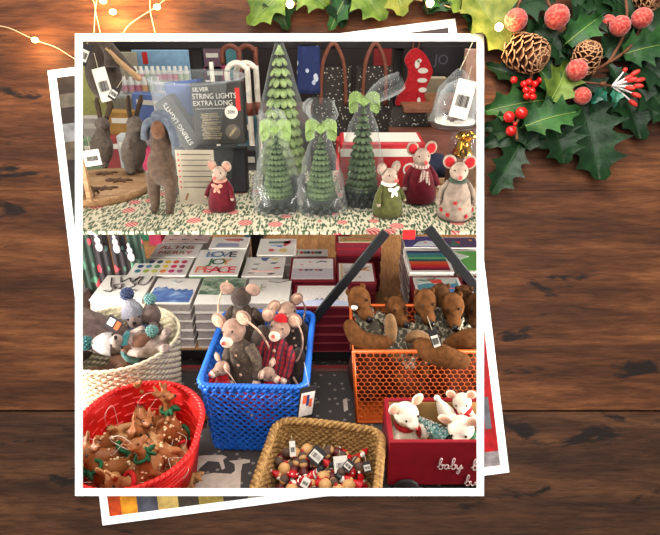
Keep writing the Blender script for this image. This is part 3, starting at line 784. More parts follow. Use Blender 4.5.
stack(415, 470, 298, 276, .90, 5, 1, a_scene, 'teal card box with a red and white village scene', 'behind the orange basket')
stack(460, 494, 272, 250, .903, 5, 0, a_green, 'bright green and white card box', 'at the right behind the brace')
stack(446, 482, 248, 237, .903, 5, 0, a_night, 'purple card box with red and gold night pattern', 'at the far right under the shelf edge')
stack(473, 520, 299, 276, .90, 5, 1, a_birds2, 'red edged card box cut off by the right edge of the print', 'at the far right edge')
# hanging festive fabrics at the left
def fabric(n, base, cols, sc=34):
    m, nt, b = nodes(n); b.inputs['Roughness'].default_value = .9
    v = coord(nt, (1, 1, .8)); vo = nt.nodes.new('ShaderNodeTexVoronoi'); vo.inputs['Scale'].default_value = sc
    nt.links.new(v, vo.inputs['Vector']); sp = nt.nodes.new('ShaderNodeSeparateColor'); nt.links.new(vo.outputs['Color'], sp.inputs[0])
    k = [(i/len(cols), S(c)) for i, c in enumerate(cols)]
    c = ramp(nt, sp.outputs[0], k, 'CONSTANT'); f = ramp(nt, vo.outputs['Distance'], [(.36, (0, 0, 0, 1)), (.40, (1, 1, 1, 1))])
    nt.links.new(mixc(nt, f, c, S(base)), b.inputs['Base Color']); return m
M['fest'] = fabric('snowman fabric', (42, 36, 40), [(190, 54, 66), (66, 112, 90), (190, 60, 70), (110, 150, 144), (180, 160, 80), (90, 70, 90)])
M['fest2'] = fabric('red bauble fabric', (40, 60, 50), [(210, 46, 60), (70, 120, 96), (200, 70, 84), (150, 40, 56)], 30)
M['snowman'] = mat('snowman print', (196, 192, 196), .9)
for k, (cx, lab) in enumerate(((88, 'festive cloth with red spots hanging at the far left under the shelf'), (104, 'dark festive cloth with a snowman hanging second from the left'), (121, 'dark festive cloth with a snowman hanging beside the card boxes'), (138, 'festive cloth with red and green baubles hanging nearest the card boxes'))):
    q = ony(cx, 262, 1.40)
    t = thing('hanging_cloth', lab, 'cloth', (q.x, 1.40, .80)); W = .044
    vs = []; nx = 16; nz = 6
    for j in range(nz+1):
        for i in range(nx+1):
            u = i/nx-.5; z = .26*j/nz
            vs.append(V((u*W*(1.05-.1*j/nz), .003*sin(u*14+k)*(1.2-.5*j/nz), z)))
    fs = [(j*(nx+1)+i, j*(nx+1)+i+1, (j+1)*(nx+1)+i+1, (j+1)*(nx+1)+i) for j in range(nz) for i in range(nx)]
    o = MB().add(vs, fs).build('cloth', M['fest2'] if k in (0, 3) else M['fest'], t)
    s = o.modifiers.new('s', 'SOLIDIFY'); s.thickness = .002
    if k in (1, 2, 3):
        X = .0 if k < 3 else -.012; zz = (.155, .150, .125)[k-1]
        mb = MB()
        mb.ell((X, -.011, zz), (.010, .002, .014)).ell((X-.001, -.011, zz+.02), (.008, .002, .010)).ell((X-.002, -.011, zz+.035), (.005, .002, .006))
        mb.build('snowman_print', M['snowman'], t)
    MB().tube([V((0, 0, .26)), V((0, 0, .279))], .0015).build('hanging_loop', M['black'], t)
q0, q1 = ony(74, 300, 1.35), ony(96, 300, 1.35)
tg = MB().box((0, 0, 0), (.06, .10, .05), bev=.004).build('fabric_bundle', mat('mauve felt', (120, 104, 104), .95)); tg.location = (q0.x-.004, 1.38, .795); tag(tg, 'mauve grey fabric bundle at the far left of the book table', 'fabric')
# ================================================================ baskets
def rrect(hx, hy, r, n):
    """n points evenly around a rounded rectangle, with normals"""
    segs = []; L = [2*(hx-r), pi*r/2, 2*(hy-r), pi*r/2]*2; T = sum(L); out = []
    for i in range(n):
        s = T*i/n; k = 0
        while s > L[k]: s -= L[k]; k += 1
        c = [(hx-r, -hy+r), (hx-r, hy-r), (-hx+r, hy-r), (-hx+r, -hy+r)]
        if k == 0: p, nn = V((-(hx-r)+s, -hy)), V((0, -1))
        elif k == 2: p, nn = V((hx, -(hy-r)+s)), V((1, 0))
        elif k == 4: p, nn = V(((hx-r)-s, hy)), V((0, 1))
        elif k == 6: p, nn = V((-hx, (hy-r)-s)), V((-1, 0))
        else:
            cc = V(c[(k-1)//2]); a = -pi/2+(k-1)//2*pi/2+s/r; nn = V((cos(a), sin(a))); p = cc+nn*r
        out.append((p, nn))
    return out
def ring(hx, hy, r, n, z, tz, f):    # tz = taper factor at this z
    return [(V((p.x*tz, p.y*tz, z)), V((q.x, q.y, 0))) for p, q in rrect(hx, hy, r, n)]
def wicker(mb, hx, hy, r, H, rows, stakes, tr, amp, taper, flat=1.0, mi=0, z0=.004, seg=5, wob=0):
    n = stakes*4
    for j in range(rows):
        z = z0+(H-z0)*(j+.5)/rows; tz = taper+(1-taper)*z/H
        pts = [p+q*(amp*sin(pi*i/2+pi*j+pi/4)) + V((0, 0, wob*noise.noise(V((p.x*30, p.y*30, j*.3))))) for i, (p, q) in enumerate(ring(hx, hy, r, n, z, tz, 1))]
        mb.tube(pts, tr, seg, True, mi, flat, up=V((0, 0, 1)))
def stakesf(mb, hx, hy, r, H, stakes, tr, taper, mi=0):
    lo = ring(hx, hy, r, stakes, .002, taper, 1); hi = ring(hx, hy, r, stakes, H, 1, 1)
    for (a, _), (b, _) in zip(lo, hi): mb.tube([a, b], tr, 4, mi=mi)
def inner(mb, hx, hy, r, H, taper, n=48, off=.0, mi=0):
    a = [p for p, _ in ring(hx-off, hy-off, max(r-off, .01), n, .003, taper, 1)]; b = [p for p, _ in ring(hx-off, hy-off, max(r-off, .01), n, H*.97, 1, 1)]
    mb.add(a+b, [(i, (i+1) % n, n+(i+1) % n, n+i) for i in range(n)], mi)
def floorp(mb, hx, hy, r, taper, n=48, mi=0):
    mb.prism([(p.x, p.y) for p, _ in ring(hx, hy, r, n, 0, taper*.98, 1)], .004, Matrix.Translation((0, 0, 0)), mi)
def centre(px, pyb, pyf, z): 
    a, b = onz(px, pyb, z), onz(px, pyf, z); return (a+b)/2
# cream wicker
M['cream'] = mat('cream wicker', (216, 203, 172), .6, .12, 60)
c = V((-.468, 1.035, ZT)); R_ = .128; H = .185
t = thing('wicker_basket', 'round cream woven basket with a scalloped rim behind the red one', 'basket', c)
mb = MB(); wicker(mb, R_, R_, R_-.0005, H*.94, 23, 34, .0038, .0028, .86); stakesf(mb, R_, R_, R_-.0005, H*.96, 52, .0025, .86); inner(mb, R_, R_, R_-.0005, H, .86, off=.001)
mb.build('basket_weave', M['cream'], t)
mb = MB(); n = 26*6
for ph in (0, pi):
    pts = [V(((R_+.002)*cos(a), (R_+.002)*sin(a), H*.95+.009*abs(sin(a*13+ph/2)))) for a in (2*pi*i/n for i in range(n))]
    mb.tube(pts, .0038, 6, True)
mb.build('scalloped_rim', M['cream'], t)
mb = MB(); floorp(mb, R_, R_, R_-.001, .86); mb.build('basket_base', M['cream'], t)
# red basket
M['redb'] = mat('red woven basket', (206, 20, 16), .45, .12, 30, .4, 90, spec=.4)
Rr = .111; Ry = .134; Hr = .165; cr = V((-.362, .766, ZT))
cr.x = onz(130, 440, ZT+Hr).x
t = thing('woven_basket', 'large round bright red basket full of fawn ornaments', 'basket', cr)
mb = MB(); wicker(mb, Rr, Ry, Rr-.0005, Hr*.95, 15, 14, .0055, .0007, .76, .25); inner(mb, Rr, Ry, Rr-.0005, Hr, .76, off=.001); mb.build('basket_weave', M['redb'], t)
mb = MB(); n = 240
for ph in (0, pi):
    rg = ring(Rr, Ry, Rr-.0005, n, Hr*.96, 1, 1)
    mb.tube([p+q*(.002+.002*cos(i*pi/3+ph))+V((0, 0, .0026*sin(i*pi/3+ph))) for i, (p, q) in enumerate(rg)], .0038, 6, True)
mb.build('rolled_rim', M['redb'], t)
mb = MB(); floorp(mb, Rr, Ry, Rr-.001, .76); mb.build('basket_base', M['redb'], t)
# blue openwork basket
M['blue'] = mat('blue plastic cord', (34, 104, 206), .35, .15, 40, spec=.4)
cb = V(((onz(201, 385, .905).x+onz(310, 385, .905).x)/2-.004, 1.0, ZT)); hx, hy, rb, Hb = .105, .138, .022, .187
t = thing('cord_basket', 'tall blue openwork plastic cord basket full of mouse dolls', 'basket', cb, rotm(-.03, 'Z'))
mb = MB(); ns = 54; rg = rrect(hx, hy, rb, ns*4); st = 2*(2*hx+2*hy)/(ns*4)*.94
nz_ = int(Hb*.93/st)
for k in range(ns):
    for sg in (-1, 1):
        pts = []
        for j in range(nz_+1):
            z = .003+st*j; tz = .9+.1*z/Hb; p, q = rg[(4*k+sg*j) % (ns*4)]
            pts.append(V((p.x*tz, p.y*tz, z))+V((q.x, q.y, 0))*(.0016*sg*cos(pi*j/2)))
        mb.tube(pts, .0027, 5)
mb.build('openwork', M['blue'], t)
mb = MB(); n = 58*4
for zz, ph in ((Hb*.97, 0), (Hb*.97, pi), (Hb*.93, 1.5)):
    pts = [p+V((0, 0, .003*sin(pi/2*i+ph)))+q*(.003*cos(pi/2*i+ph)) for i, (p, q) in enumerate(ring(hx, hy, rb, n, zz, 1, 1))]
    mb.tube(pts, .0042, 6, True, up=V((0, 0, 1)))
mb.build('braided_rim', M['blue'], t)
mb = MB(); floorp(mb, hx, hy, rb, .9); mb.build('basket_base', M['blue'], t)
# straw basket
M['straw'] = mat('straw', (124, 88, 46), .8, .3, 130, .6, 600, c2=(180, 140, 84))
hxs, hys, rs, Hs = .104, .118, .03, .12; cs = V((onz(319, 430, ZT+Hs).x+.002, .712, ZT))
t = thing('straw_basket', 'low rectangular straw basket of tiny wooden ornaments at the front', 'basket', cs, rotm(-.15, 'Z'))
mb = MB(); wicker(mb, hxs, hys, rs, Hs*.95, 19, 60, .0036, .0028, .88, 1, wob=.003); inner(mb, hxs, hys, rs, Hs, .88, off=.001); mb.build('basket_weave', M['straw'], t)
mb = MB(); n = 260
for ph in (0, 2*pi/3, 4*pi/3):
    rg = ring(hxs, hys, rs, n, Hs*.96, 1, 1)
    mb.tube([p+q*(.0045*cos(2*pi*i/10+ph))+V((0, 0, .0045*sin(2*pi*i/10+ph)+.002*sin(i*.09))) for i, (p, q) in enumerate(rg)], .0042, 6, True, up=V((0, 0, 1)))
mb.build('braided_rim', M['straw'], t)
mb = MB(); floorp(mb, hxs, hys, rs, .88); mb.build('basket_base', M['straw'], t)
# orange wire basket
M['orange'] = mat('orange painted metal', (214, 96, 34), .4, .08, spec=.4)
xo0, xo1, yo0, yo1, Ho = .048, .40, .945, 1.128, .205
co = V(((xo0+xo1)/2, (yo0+yo1)/2, ZT)); hxo, hyo = (xo1-xo0)/2, (yo1-yo0)/2
t = thing('wire_mesh_basket', 'rectangular orange basket with honeycomb mesh sides at the right', 'basket', co)
def hexpanel(mb, P, W, Hh, s, mi=0):
    """honeycomb of wires on the surface P(u,v)"""
    hs = s/sqrt(3); nx = int(W/s)+1; seen = set()
    j = 0; v = 0
    while v < Hh+hs:
        for i in range(nx+1):
            cu = i*s+(s/2 if j % 2 else 0); cv = v
            c6 = [(cu+hs*sin(k*pi/3), cv+hs*cos(k*pi/3)) for k in range(6)]
            for k in (0, 1, 2):
                a, b = c6[k], c6[(k+1) % 6]
                if not all(-.0001 <= q[0] <= W+.0001 and -.0001 <= q[1] <= Hh+.0001 for q in (a, b)): continue
                key = (round(a[0], 4), round(a[1], 4), round(b[0], 4), round(b[1], 4))
                if key in seen: continue
                seen.add(key); mb.tube([P(*a), P(*b)], .0010, 4, mi=mi)
        v += hs*1.5; j += 1
ins = .012; s = .0128
def face(a0, a1, b0, b1, Hh):
    def P(u, v):
        W = (a1-a0).length; f = v/Hh; f2 = u/W
        return (a0.lerp(a1, f2)).lerp(b0.lerp(b1, f2), f)
    return P
T4 = [V((-hxo, -hyo, Ho)), V((hxo, -hyo, Ho)), V((hxo, hyo, Ho)), V((-hxo, hyo, Ho))]
B4 = [V((p.x*(1-ins/hxo), p.y*(1-ins/hyo), .006)) for p in T4]
for k in range(4):
    mb = MB(); a0, a1, b0, b1 = B4[k], B4[(k+1) % 4], T4[k], T4[(k+1) % 4]
    hexpanel(mb, face(a0, a1, b0, b1, Ho-.006), (a1-a0).length, Ho-.006, s); mb.build('mesh_panel', M['orange'], t)
mb = MB(); mb.tube([p+V((0, 0, .0)) for p in T4], .0042, 6, True); mb.build('rim', M['orange'], t)
mb = MB(); mb.tube(B4, .004, 6, True)
for a, b in zip(B4, T4): mb.tube([a, b], .004, 6)
mb.build('frame', M['orange'], t)
mb = MB(); mb.box((0, 0, .004), (2*hxo-.03, 2*hyo-.03, .003)); mb.build('basket_base', M['orange'], t)
# red wooden wagon
M['wag'] = mat('dark red paint', (140, 12, 30), .5, .1, 40); M['wag_in'] = mat('bare wood inside', (176, 140, 86), .7, .15, 30); M['rubber'] = mat('black rubber', (34, 28, 28), .6)
xw0, xw1, yw0, yw1 = .108, .42, .758, .880; zb0, zb1 = .752, .860
cw = V(((xw0+xw1)/2, (yw0+yw1)/2, ZT)); hw, dw = (xw1-xw0)/2, (yw1-yw0)/2; z0, z1 = zb0-ZT, zb1-ZT
t = thing('toy_wagon', 'dark red wooden wagon box on black wheels with white handwriting', 'toy wagon', cw)
th = .008
def wall(c_, d_, inn):
    mb = MB(); mb.box(c_, d_, bev=.0012); return mb.build('side_board', M['wag'], t)
wall((0, -dw+th/2, (z0+z1)/2), (2*hw, th, z1-z0), 0); wall((0, dw-th/2, (z0+z1)/2), (2*hw, th, z1-z0), 0)
wall((-hw+th/2, 0, (z0+z1)/2), (th, 2*dw-2*th, z1-z0), 0); wall((hw-th/2, 0, (z0+z1)/2), (th, 2*dw-2*th, z1-z0), 0)
mb = MB(); k = .001; zi = (z0+z1)/2-.002; hi = z1-z0-.006
mb.box((0, -dw+th+k/2, zi), (2*hw-2*th, k, hi)).box((0, dw-th-k/2, zi), (2*hw-2*th, k, hi)).box((-hw+th+k/2, 0, zi), (k, 2*dw-2*th, hi)).box((hw-th-k/2, 0, zi), (k, 2*dw-2*th, hi))
mb.box((0, 0, z0+.003), (2*hw-2*th, 2*dw-2*th, .006)); mb.build('wood_lining', M['wag_in'], t)
for x in (-hw+.035, hw-.035):
    for y in (-dw-.005, dw+.005):
        w_ = MB().lathe([(.0, -.004), (.022, -.004), (.026, -.001), (.026, .001), (.022, .004), (0, .004)], seg=24, R=rotm(pi/2, 'X'), c=(x, y, .026)).build('wheel', M['rubber'], t)
        MB().ell((x, y*1.0+(-.004 if y < 0 else .004), .026), (.005, .003, .005)).build('hub', M['wag'], w_)
M['cream_ink'] = mat('cream paint', (240, 214, 210), .6)
def script(strokes, ox, oz, sc):
    mb = MB()
    for st in strokes: mb.tube(crv([V((ox+x*sc, -dw-.0006, oz+y*sc)) for x, y in st], 6), .0011, 5)
    return mb.build('lettering', M['cream_ink'], t)
Lb = lambda x: [(x, .5), (x+.5, 1.1), (x+.75, 2.3), (x+.5, 2.6), (x+.35, 1.8), (x+.35, .2), (x+.75, 0), (x+1.05, .5), (x+.75, 1.0), (x+1.3, .9)]
La = lambda x: [(x+.9, .95), (x+.35, 1.0), (x+.2, .3), (x+.6, 0), (x+.9, .9), (x+.9, .1), (x+1.25, .25)]
Ly = lambda x: [(x, .9), (x+.15, .2), (x+.5, .1), (x+.8, .95), (x+.8, 0), (x+.5, -1.1), (x+.15, -.9), (x+.6, -.2), (x+1.2, .4)]
Lu = lambda x: [(x, .9), (x+.15, .15), (x+.5, .05), (x+.8, .95), (x+.85, .1), (x+1.2, .3)]
f0 = ony(437, 468, yw0)
sc = .0102
script([Lb(0), La(1.15), Lb(2.3), Ly(3.5)], f0.x-cw.x, f0.z-ZT-.002, sc)
f1 = ony(471, 469, yw0); script([Lb(0)], f1.x-cw.x, f1.z-ZT-.002, sc)
f1 = ony(464, 484, yw0); script([Lb(0), Lu(1.2)], f1.x-cw.x, f1.z-ZT-.003, sc)
# tags on strings
M['tagw'] = mat('white paper tag', (208, 202, 190), .6, .03); M['tagb'] = mat('black ink', (34, 30, 32), .6)
M['barn'] = mat('tag string', (200, 190, 160), .7)
def swing_tag(label, top, w, h, ang, R, dark=False, strg=None, name='price_tag', extra=None):
    t = thing(name, label, 'tag', top, R @ rotm(ang, 'Y'))
    MB().box((0, 0, -h/2), (w, .0008, h), bev=.0003).build('card', M['tagb'] if dark else M['tagw'], t)
    mb = MB()
    if dark:
        mb.box((0, -.0006, -h*.55), (w*.8, .0006, h*.55)); mb.build('panel', M['tagw'], t); mb = MB()
    n = 9; rnd = random.Random(int(top[0]*1000))
    for i in range(n): mb.box((w*(-.3+.6*i/(n-1)), -.0012, -h*.55), (w*.6/n*rnd.choice((.3, .5, .7)), .0006, h*.3))
    if extra: extra(mb)
    mb.build('barcode', M['tagb'], t)
    if strg: MB().tube([V((0, 0, 0)), V(strg)], .0005, 4).build('string', M['barn'], t)
    return t
# photo tag on the blue basket
q = onz(306, 408, .82); tp = V((cb.x+hx+.012, cb.y-hy+.03, ZT+.15))
q = ony(309, 386, .862)
t = thing('photo_tag', 'black framed hang tag with an orange and blue picture on the blue basket corner', 'tag', q, rotm(.5, 'Z') @ rotm(.15, 'Y'))
MB().box((0, 0, -.042), (.036, .0012, .082), bev=.0004).build('card', M['tagb'], t)
mb = MB(); mb.box((0, -.0008, -.042), (.030, .0006, .056)); pi_ = mb.build('picture', ac((216, 206, 200)), t)
MB().box((-.006, -.0014, -.030), (.008, .0004, .02)).box((.008, -.0014, -.04), (.006, .0004, .02)).build('picture_print', ac((210, 90, 50)), t)
MB().box((.001, -.0014, -.033), (.006, .0004, .026)).build('picture_print', ac((50, 60, 110)), t)
MB().tube([V((0, 0, 0)), V((-.012, .01, .05))], .0006, 4).build('string', M['barn'], t)
# ================================================================ toys on the upper shelf
M['f_grey'] = felt('pale grey felt', (156, 136, 120)); M['f_pink'] = felt('pink felt', (180, 128, 108)); M['f_burg'] = felt('burgundy felt', (88, 18, 28)); M['f_green'] = felt('moss felt', (74, 76, 38))
M['f_dress'] = felt('oatmeal felt', (134, 118, 104)); M['f_red'] = felt('red felt', (176, 34, 40)); M['f_white'] = felt('cream felt', (226, 210, 196), .1); M['f_nose'] = felt('nose felt', (204, 84, 80)); M['eye'] = mat('black bead', (16, 14, 14), .2)
M['f_dkgreen'] = felt('dark green felt', (60, 72, 58)); M['f_brown'] = felt('brown grey felt', (78, 62, 50)); M['f_hare'] = felt('grey hare felt', (96, 85, 76)); M['f_blue'] = felt('grey blue yarn', (88, 94, 104)); M['f_tan'] = felt('rust tan felt', (100, 68, 48))
def shelf_mouse(label, px, py, pxh, dress, inear, scarf, spin=0, extra=None, headm='f_grey', earm=None):
    """felt mouse ornament with cone dress; unit height .11"""
    p = onz(px, py, ZS); d = (p-CAM).dot(FWD); sc = pxh/F*d/.113/.93
    t = thing('felt_mouse', label, 'felt mouse', p, rotm(spin, 'Z'), 'felt mice on the paper covered shelf', sc)
    mb = MB(); mb.lathe([(.0, 0), (.026, .001), (.031, .006), (.031, .02), (.026, .042), (.018, .06), (.012, .07), (0, .073)], seg=20); mb.build('dress', M[dress], t)
    mb = MB(); mb.ell((0, -.002, .083), (.016, .017, .016)).ell((0, -.014, .079), (.009, .013, .008)).ell((0, 0, .07), (.009, .009, .01)); h_ = blob(mb, 'head', M[headm], t, .0022, 4)
    MB().ell((0, -.0275, .080), .0038).build('nose', M['f_nose'], h_)
    for s_ in (-1, 1):
        MB().ell((s_*.0085, -.0145, .088), .0016, u=8, w=6).build('eye', M['eye'], h_)
        e = MB().ell((s_*.0165, .001, .0985), (.0115, .0028, .0125), rotm(s_*.35, 'Y'), u=14).build('ear', M[earm or headm], h_)
        MB().ell((s_*.0165, -.0016, .0982), (.0082, .0014, .0092), rotm(s_*.35, 'Y')).build('inner_ear', M[inear], e)
        MB().tube([(s_*.014, 0, .064), (s_*.025, -.004, .05), (s_*.030, -.012, .036)], [.006, .0058, .005], 8).ell((s_*.030, -.0125, .035), .0052).build('arm', M[dress], t)
        MB().ell((s_*.031, -.0145, .031), .0042).build('paw', M[headm], t)
    if scarf:
        mb = MB(); mb.tube([(.012*cos(a), .012*sin(a)-.001, .068) for a in (2*pi*i/14 for i in range(14))], .0042, 6, True)
        mb.build('scarf', M[scarf[0]], t)
        mb = MB()
        if scarf[1] == 'bow':
            mb.ell((-.007, -.019, .060), (.007, .003, .0045), rotm(.4, 'Y')).ell((.007, -.019, .060), (.007, .003, .0045), rotm(-.4, 'Y')).ell((0, -.02, .06), .003).ell((-.004, -.022, .05), (.0035, .002, .009), rotm(.3, 'Y')).ell((.004, -.022, .05), (.0035, .002, .009), rotm(-.3, 'Y'))
        elif scarf[1] == 'tails':
            mb.box((-.003, -.0225, .052), (.008, .003, .026), rotm(.25, 'Y'), bev=.001).box((.006, -.0235, .050), (.008, .003, .026), rotm(-.2, 'Y'), bev=.001)
        if mb.v: mb.build('scarf_ends', M[scarf[0]], t)
    if extra: extra(t)
    return t
def skirtstars(t):
    for i, (a, z) in enumerate(((-.5, .014), (.15, .024), (.55, .012), (-.95, .02), (1.1, .02), (-.15, .036))):
        rr = .0315 if z < .021 else .029; c_ = V((rr*sin(a), -rr*cos(a), z)); mb = MB()
        for k in range(3): mb.box(c_, (.0075, .0014, .0016), rotm(-a*-1, 'Z') @ rotm(k*pi/3, 'Y'))
        mb.build('star', M['f_red'], t)
M['stripe_scarf'] = plaid('striped scarf', (200, 180, 166), (120, 50, 56), (200, 180, 166), 60)
shelf_mouse('felt mouse in burgundy with pink bow in front of the clear tub', 223, 209, 47, 'f_burg', 'f_pink', ('f_pink', 'bow'), -.25)
shelf_mouse('felt mouse in a moss green dress with grey ears and cream bow', 387, 214.5, 51, 'f_green', 'f_grey', ('f_white', 'bow'), .5, earm='f_dress')
shelf_mouse('felt mouse in burgundy with red ears and striped scarf, between the two others', 418, 201, 57, 'f_burg', 'f_red', ('stripe_scarf', 'tails'), .15)
shelf_mouse('felt mouse in an oatmeal dress with red stars and a dark green scarf', 454, 217, 60, 'f_dress', 'f_red', ('f_dkgreen', ''), -.1, skirtstars)
# ---------------- wrapped trees
M['tree_g'] = mat('sage green plastic', (104, 124, 74), .5, .12, 50, c2=(150, 170, 106)); M['tree_d'] = mat('deep green plastic', (42, 58, 36), .5, .1, 40, c2=(84, 104, 66)); M['tree_pot'] = mat('dark tree base', (26, 32, 27), .5, .3, 60)
M['cello'] = clear('cellophane', (.4, .43, .42, 1), .02, .12, .42); M['tulle'] = clear('green tulle', (.27, .42, .10, 1), .5, .7, .8); M['plastic'] = clear('clear plastic', (.5, .54, .56, 1), .03, .06, .6)
def tree(label, px, py, topy, rad, m, dark, tied, bag_top, nrr=12, rib=True):
    p = onz(px, py, ZS); p.y += rad; d = ((p-CAM).dot(FWD)); top = ony(px, topy, p.y); Ht = top.z-ZS
    t = thing('wrapped_tree', label, 'tree ornament', p)
    zb = Ht*.22; fr = rad*(.80 if tied else 1)
    mb = MB(); 
    for k in range(3):
        n = 12
        for i in range(n):
            a = 2*pi*(i+.5*k)/n; rr = rad*(.98-.1*k); mb.ell((rr*.72*cos(a), rr*.72*sin(a), zb*(.16+.3*k)), (rad*.30, rad*.16, zb*.22), rotm(a, 'Z') @ rotm(.3, 'Y'), u=8, w=6)
    mb.lathe([(0, 0), (rad*.8, 0), (rad*.8, zb*.9), (0, zb)], seg=16); mb.build('base', M['tree_pot'], t)
    MB().lathe([(rad*.45, zb*.8), (rad*.3, Ht*.6), (0, Ht*.97)], seg=10).build('trunk', M['tree_pot'], t)
    mb = MB(); nr = nrr; pls = Ht*.8/nrr*.72
    for j in range(nr):
        f = j/(nr-1); z = zb*.9+(Ht*.97-zb*.9)*f; r = fr*(.93*(1-f)**.72+.08); n = max(6, int(r*2*pi/(pls*1.15))); pl = pls*(1-.35*f)
        for i in range(n):
            a = 2*pi*(i+.5*(j % 2))/n
            Rz = rotm(a, 'Z') @ rotm(.85, 'Y')
            mb.ell((r*.82*cos(a), r*.82*sin(a), z), (pl*1.15, pl*.74, pl*.34), Rz, u=8, w=5, mi=0)
    mb.ell((0, 0, Ht*.98), (.005, .005, .010)); mb.build('foliage', M[m], t)
    # bag
    mb = MB(); bt = bag_top; prof = []
    neck = Ht*tied if tied else Ht*1.02
    for k in range(9):
        f = k/8; z = .002+(neck-.002)*f; prof.append((max(.010, rad*1.15*(1-f**1.6)**.8+.006), z))
    prof = [(rad*.95, .001)]+prof
    mb.lathe(prof, seg=28, wob=.10, wf=2.6)
    mb.build('cellophane_bag', M['cello'], t)
    if bt:
        dx, dz, rr = bt; mb = MB(); o = V((0, 0, neck)); e = V((dx, -.01, neck+dz)); Rr_ = align(e-o); L = (e-o).length
        mb.lathe([(.009, 0), (.020*rr, L*.25), (.030*rr, L*.55), (.028*rr, L*.8), (.022*rr, L)], c=o, R=Rr_, seg=22, wob=.25, wf=2.2, sq=(1, .5)); mb.build('bag_top', M['cello'], t)
    if rib:
        r_ = MB()
        for (sx, L) in ((-1, .034), (1, .036)):
            pts = [V((0, -.012, neck)), V((sx*L*.5, -.02, neck+.014)), V((sx*L, -.014, neck+.004)), V((sx*L*.9, -.018, neck-.014)), V((sx*L*.4, -.02, neck-.006))]
            P = crv(pts, 5)
            vs = []; 
            for q in P: vs += [q+V((0, -.004, -.011)), q+V((0, .006, .011))]
            r_.add(vs, [(2*i, 2*i+2, 2*i+3, 2*i+1) for i in range(len(P)-1)])
        r_.ell((0, -.014, neck), (.010, .008, .009)); r_.build('tulle_ribbon', M['tulle'], t)
    return t
tree('tallest sage green tree in cellophane, behind the two shorter ones', 283, 200, 46, .062, 'tree_g', 0, 0, None, 13, rib=False)
tree('cellophane wrapped dark based tree at the left front of the tall one', 277, 216, 138, .052, 'tree_d', 0, 1.13, (-.012, .045, 1.3))
tree('cellophane wrapped tree right of centre with its bag tied in green tulle', 321, 217, 138, .050, 'tree_d', 0, 1.13, (.006, .065, 1.3))
tree('cellophane wrapped tree whose bag top flops over to the right', 362, 210, 108, .052, 'tree_d', 0, 1.07, (.085, .05, 1.6))
# ---------------- left: felt animals, wooden board, hanging hare
def fig(label, name, foot, head, face, build, sc=None, H=.2, cat='felt animal', group=None):
    R = standing(foot, head, face); s_ = (head-foot).length/H
    t = thing(name, label, cat, foot, R, group, s_); build(t); return t
def rabbit(t):   # height .2 to skull top, faces -y
    mb = MB(); mb.ell((0, 0, .07), (.044, .036, .066)).ell((0, -.002, .125), (.030, .026, .036)).ell((0, -.006, .168), (.029, .028, .026)).ell((0, -.026, .162), (.013, .014, .012)).ell((-.018, -.008, .012), (.014, .026, .013)).ell((.018, -.008, .012), (.014, .026, .013))
    mb.tube([(-.022, -.008, .12), (-.034, -.024, .09)], [.010, .008], 8).tube([(.022, -.008, .12), (.034, -.024, .09)], [.010, .008], 8)
    blob(mb, 'body', M['f_hare'], t, .004, 5)
    for s_ in (-1, 1):
        MB().tube(crv([(s_*.010, .002, .182), (s_*.016, .004, .21), (s_*.024, .0, .245), (s_*.022, -.002, .262)], 4), [.006]+[.009]*4+[.010]*4+[.007]*3+[.003], 8, flat=.5).build('ear', M['f_brown'], t)
        MB().ell((s_*.018, -.022, .172), .003).build('eye', M['eye'], t)
MB_ = None
p = onz(101, 166, 1.122)
fig('grey felt rabbit standing upright at the back of the round wooden board', 'felt_rabbit', p, ony(103, 118, p.y), V((.1, -1, 0)), rabbit, H=.19)
p = onz(133, 172, 1.122)
fig('smaller grey felt rabbit turned to the right beside the brown moose', 'felt_rabbit', p, ony(134, 117, p.y), V((.75, -.6, 0)), rabbit, H=.19)
def moose(t):   # .245 tall, seen from behind: long legs, blue knitted hat and scarf
    mb = MB(); mb.ell((0, 0, .120), (.036, .028, .048)).ell((0, 0, .165), (.026, .022, .045)).ell((0, -.002, .205), (.022, .020, .030))
    for s_ in (-1, 1): mb.tube(crv([(s_*.022, 0, .10), (s_*.022, 0, .06), (s_*.019, 0, .02), (s_*.019, -.004, .004)], 4), [.019, .0185, .018, .017, .016, .0155, .014, .013, .012, .011, .0105, .0105, .0105], 10).ell((s_*.019, -.004, .007), (.011, .014, .007))
    b_ = blob(mb, 'body', M['f_brown'], t, .0035, 4)
    MB().ell((0, -.016, .212), (.017, .012, .022)).build('face_patch', M['f_tan'], b_)
    mb = MB(); mb.ell((0, .006, .238), (.024, .020, .015)); mb.build('knitted_hat', M['f_blue'], t)
    mb = MB(); mb.tube(crv([(-.036, -.006, .184), (-.034, -.008, .200), (-.026, -.010, .222), (0, -.006, .232), (.026, -.010, .222), (.034, -.008, .200), (.040, -.006, .178)], 5), .0105, 8); mb.build('wool_scarf', M['f_blue'], t)
p = onz(163, 212.5, ZS)
fig('tall brown felt moose with long legs and grey blue wool scarf standing on the shelf', 'felt_moose', p, ony(160, 111, p.y), V((-.1, -1, 0)), moose, H=.252)
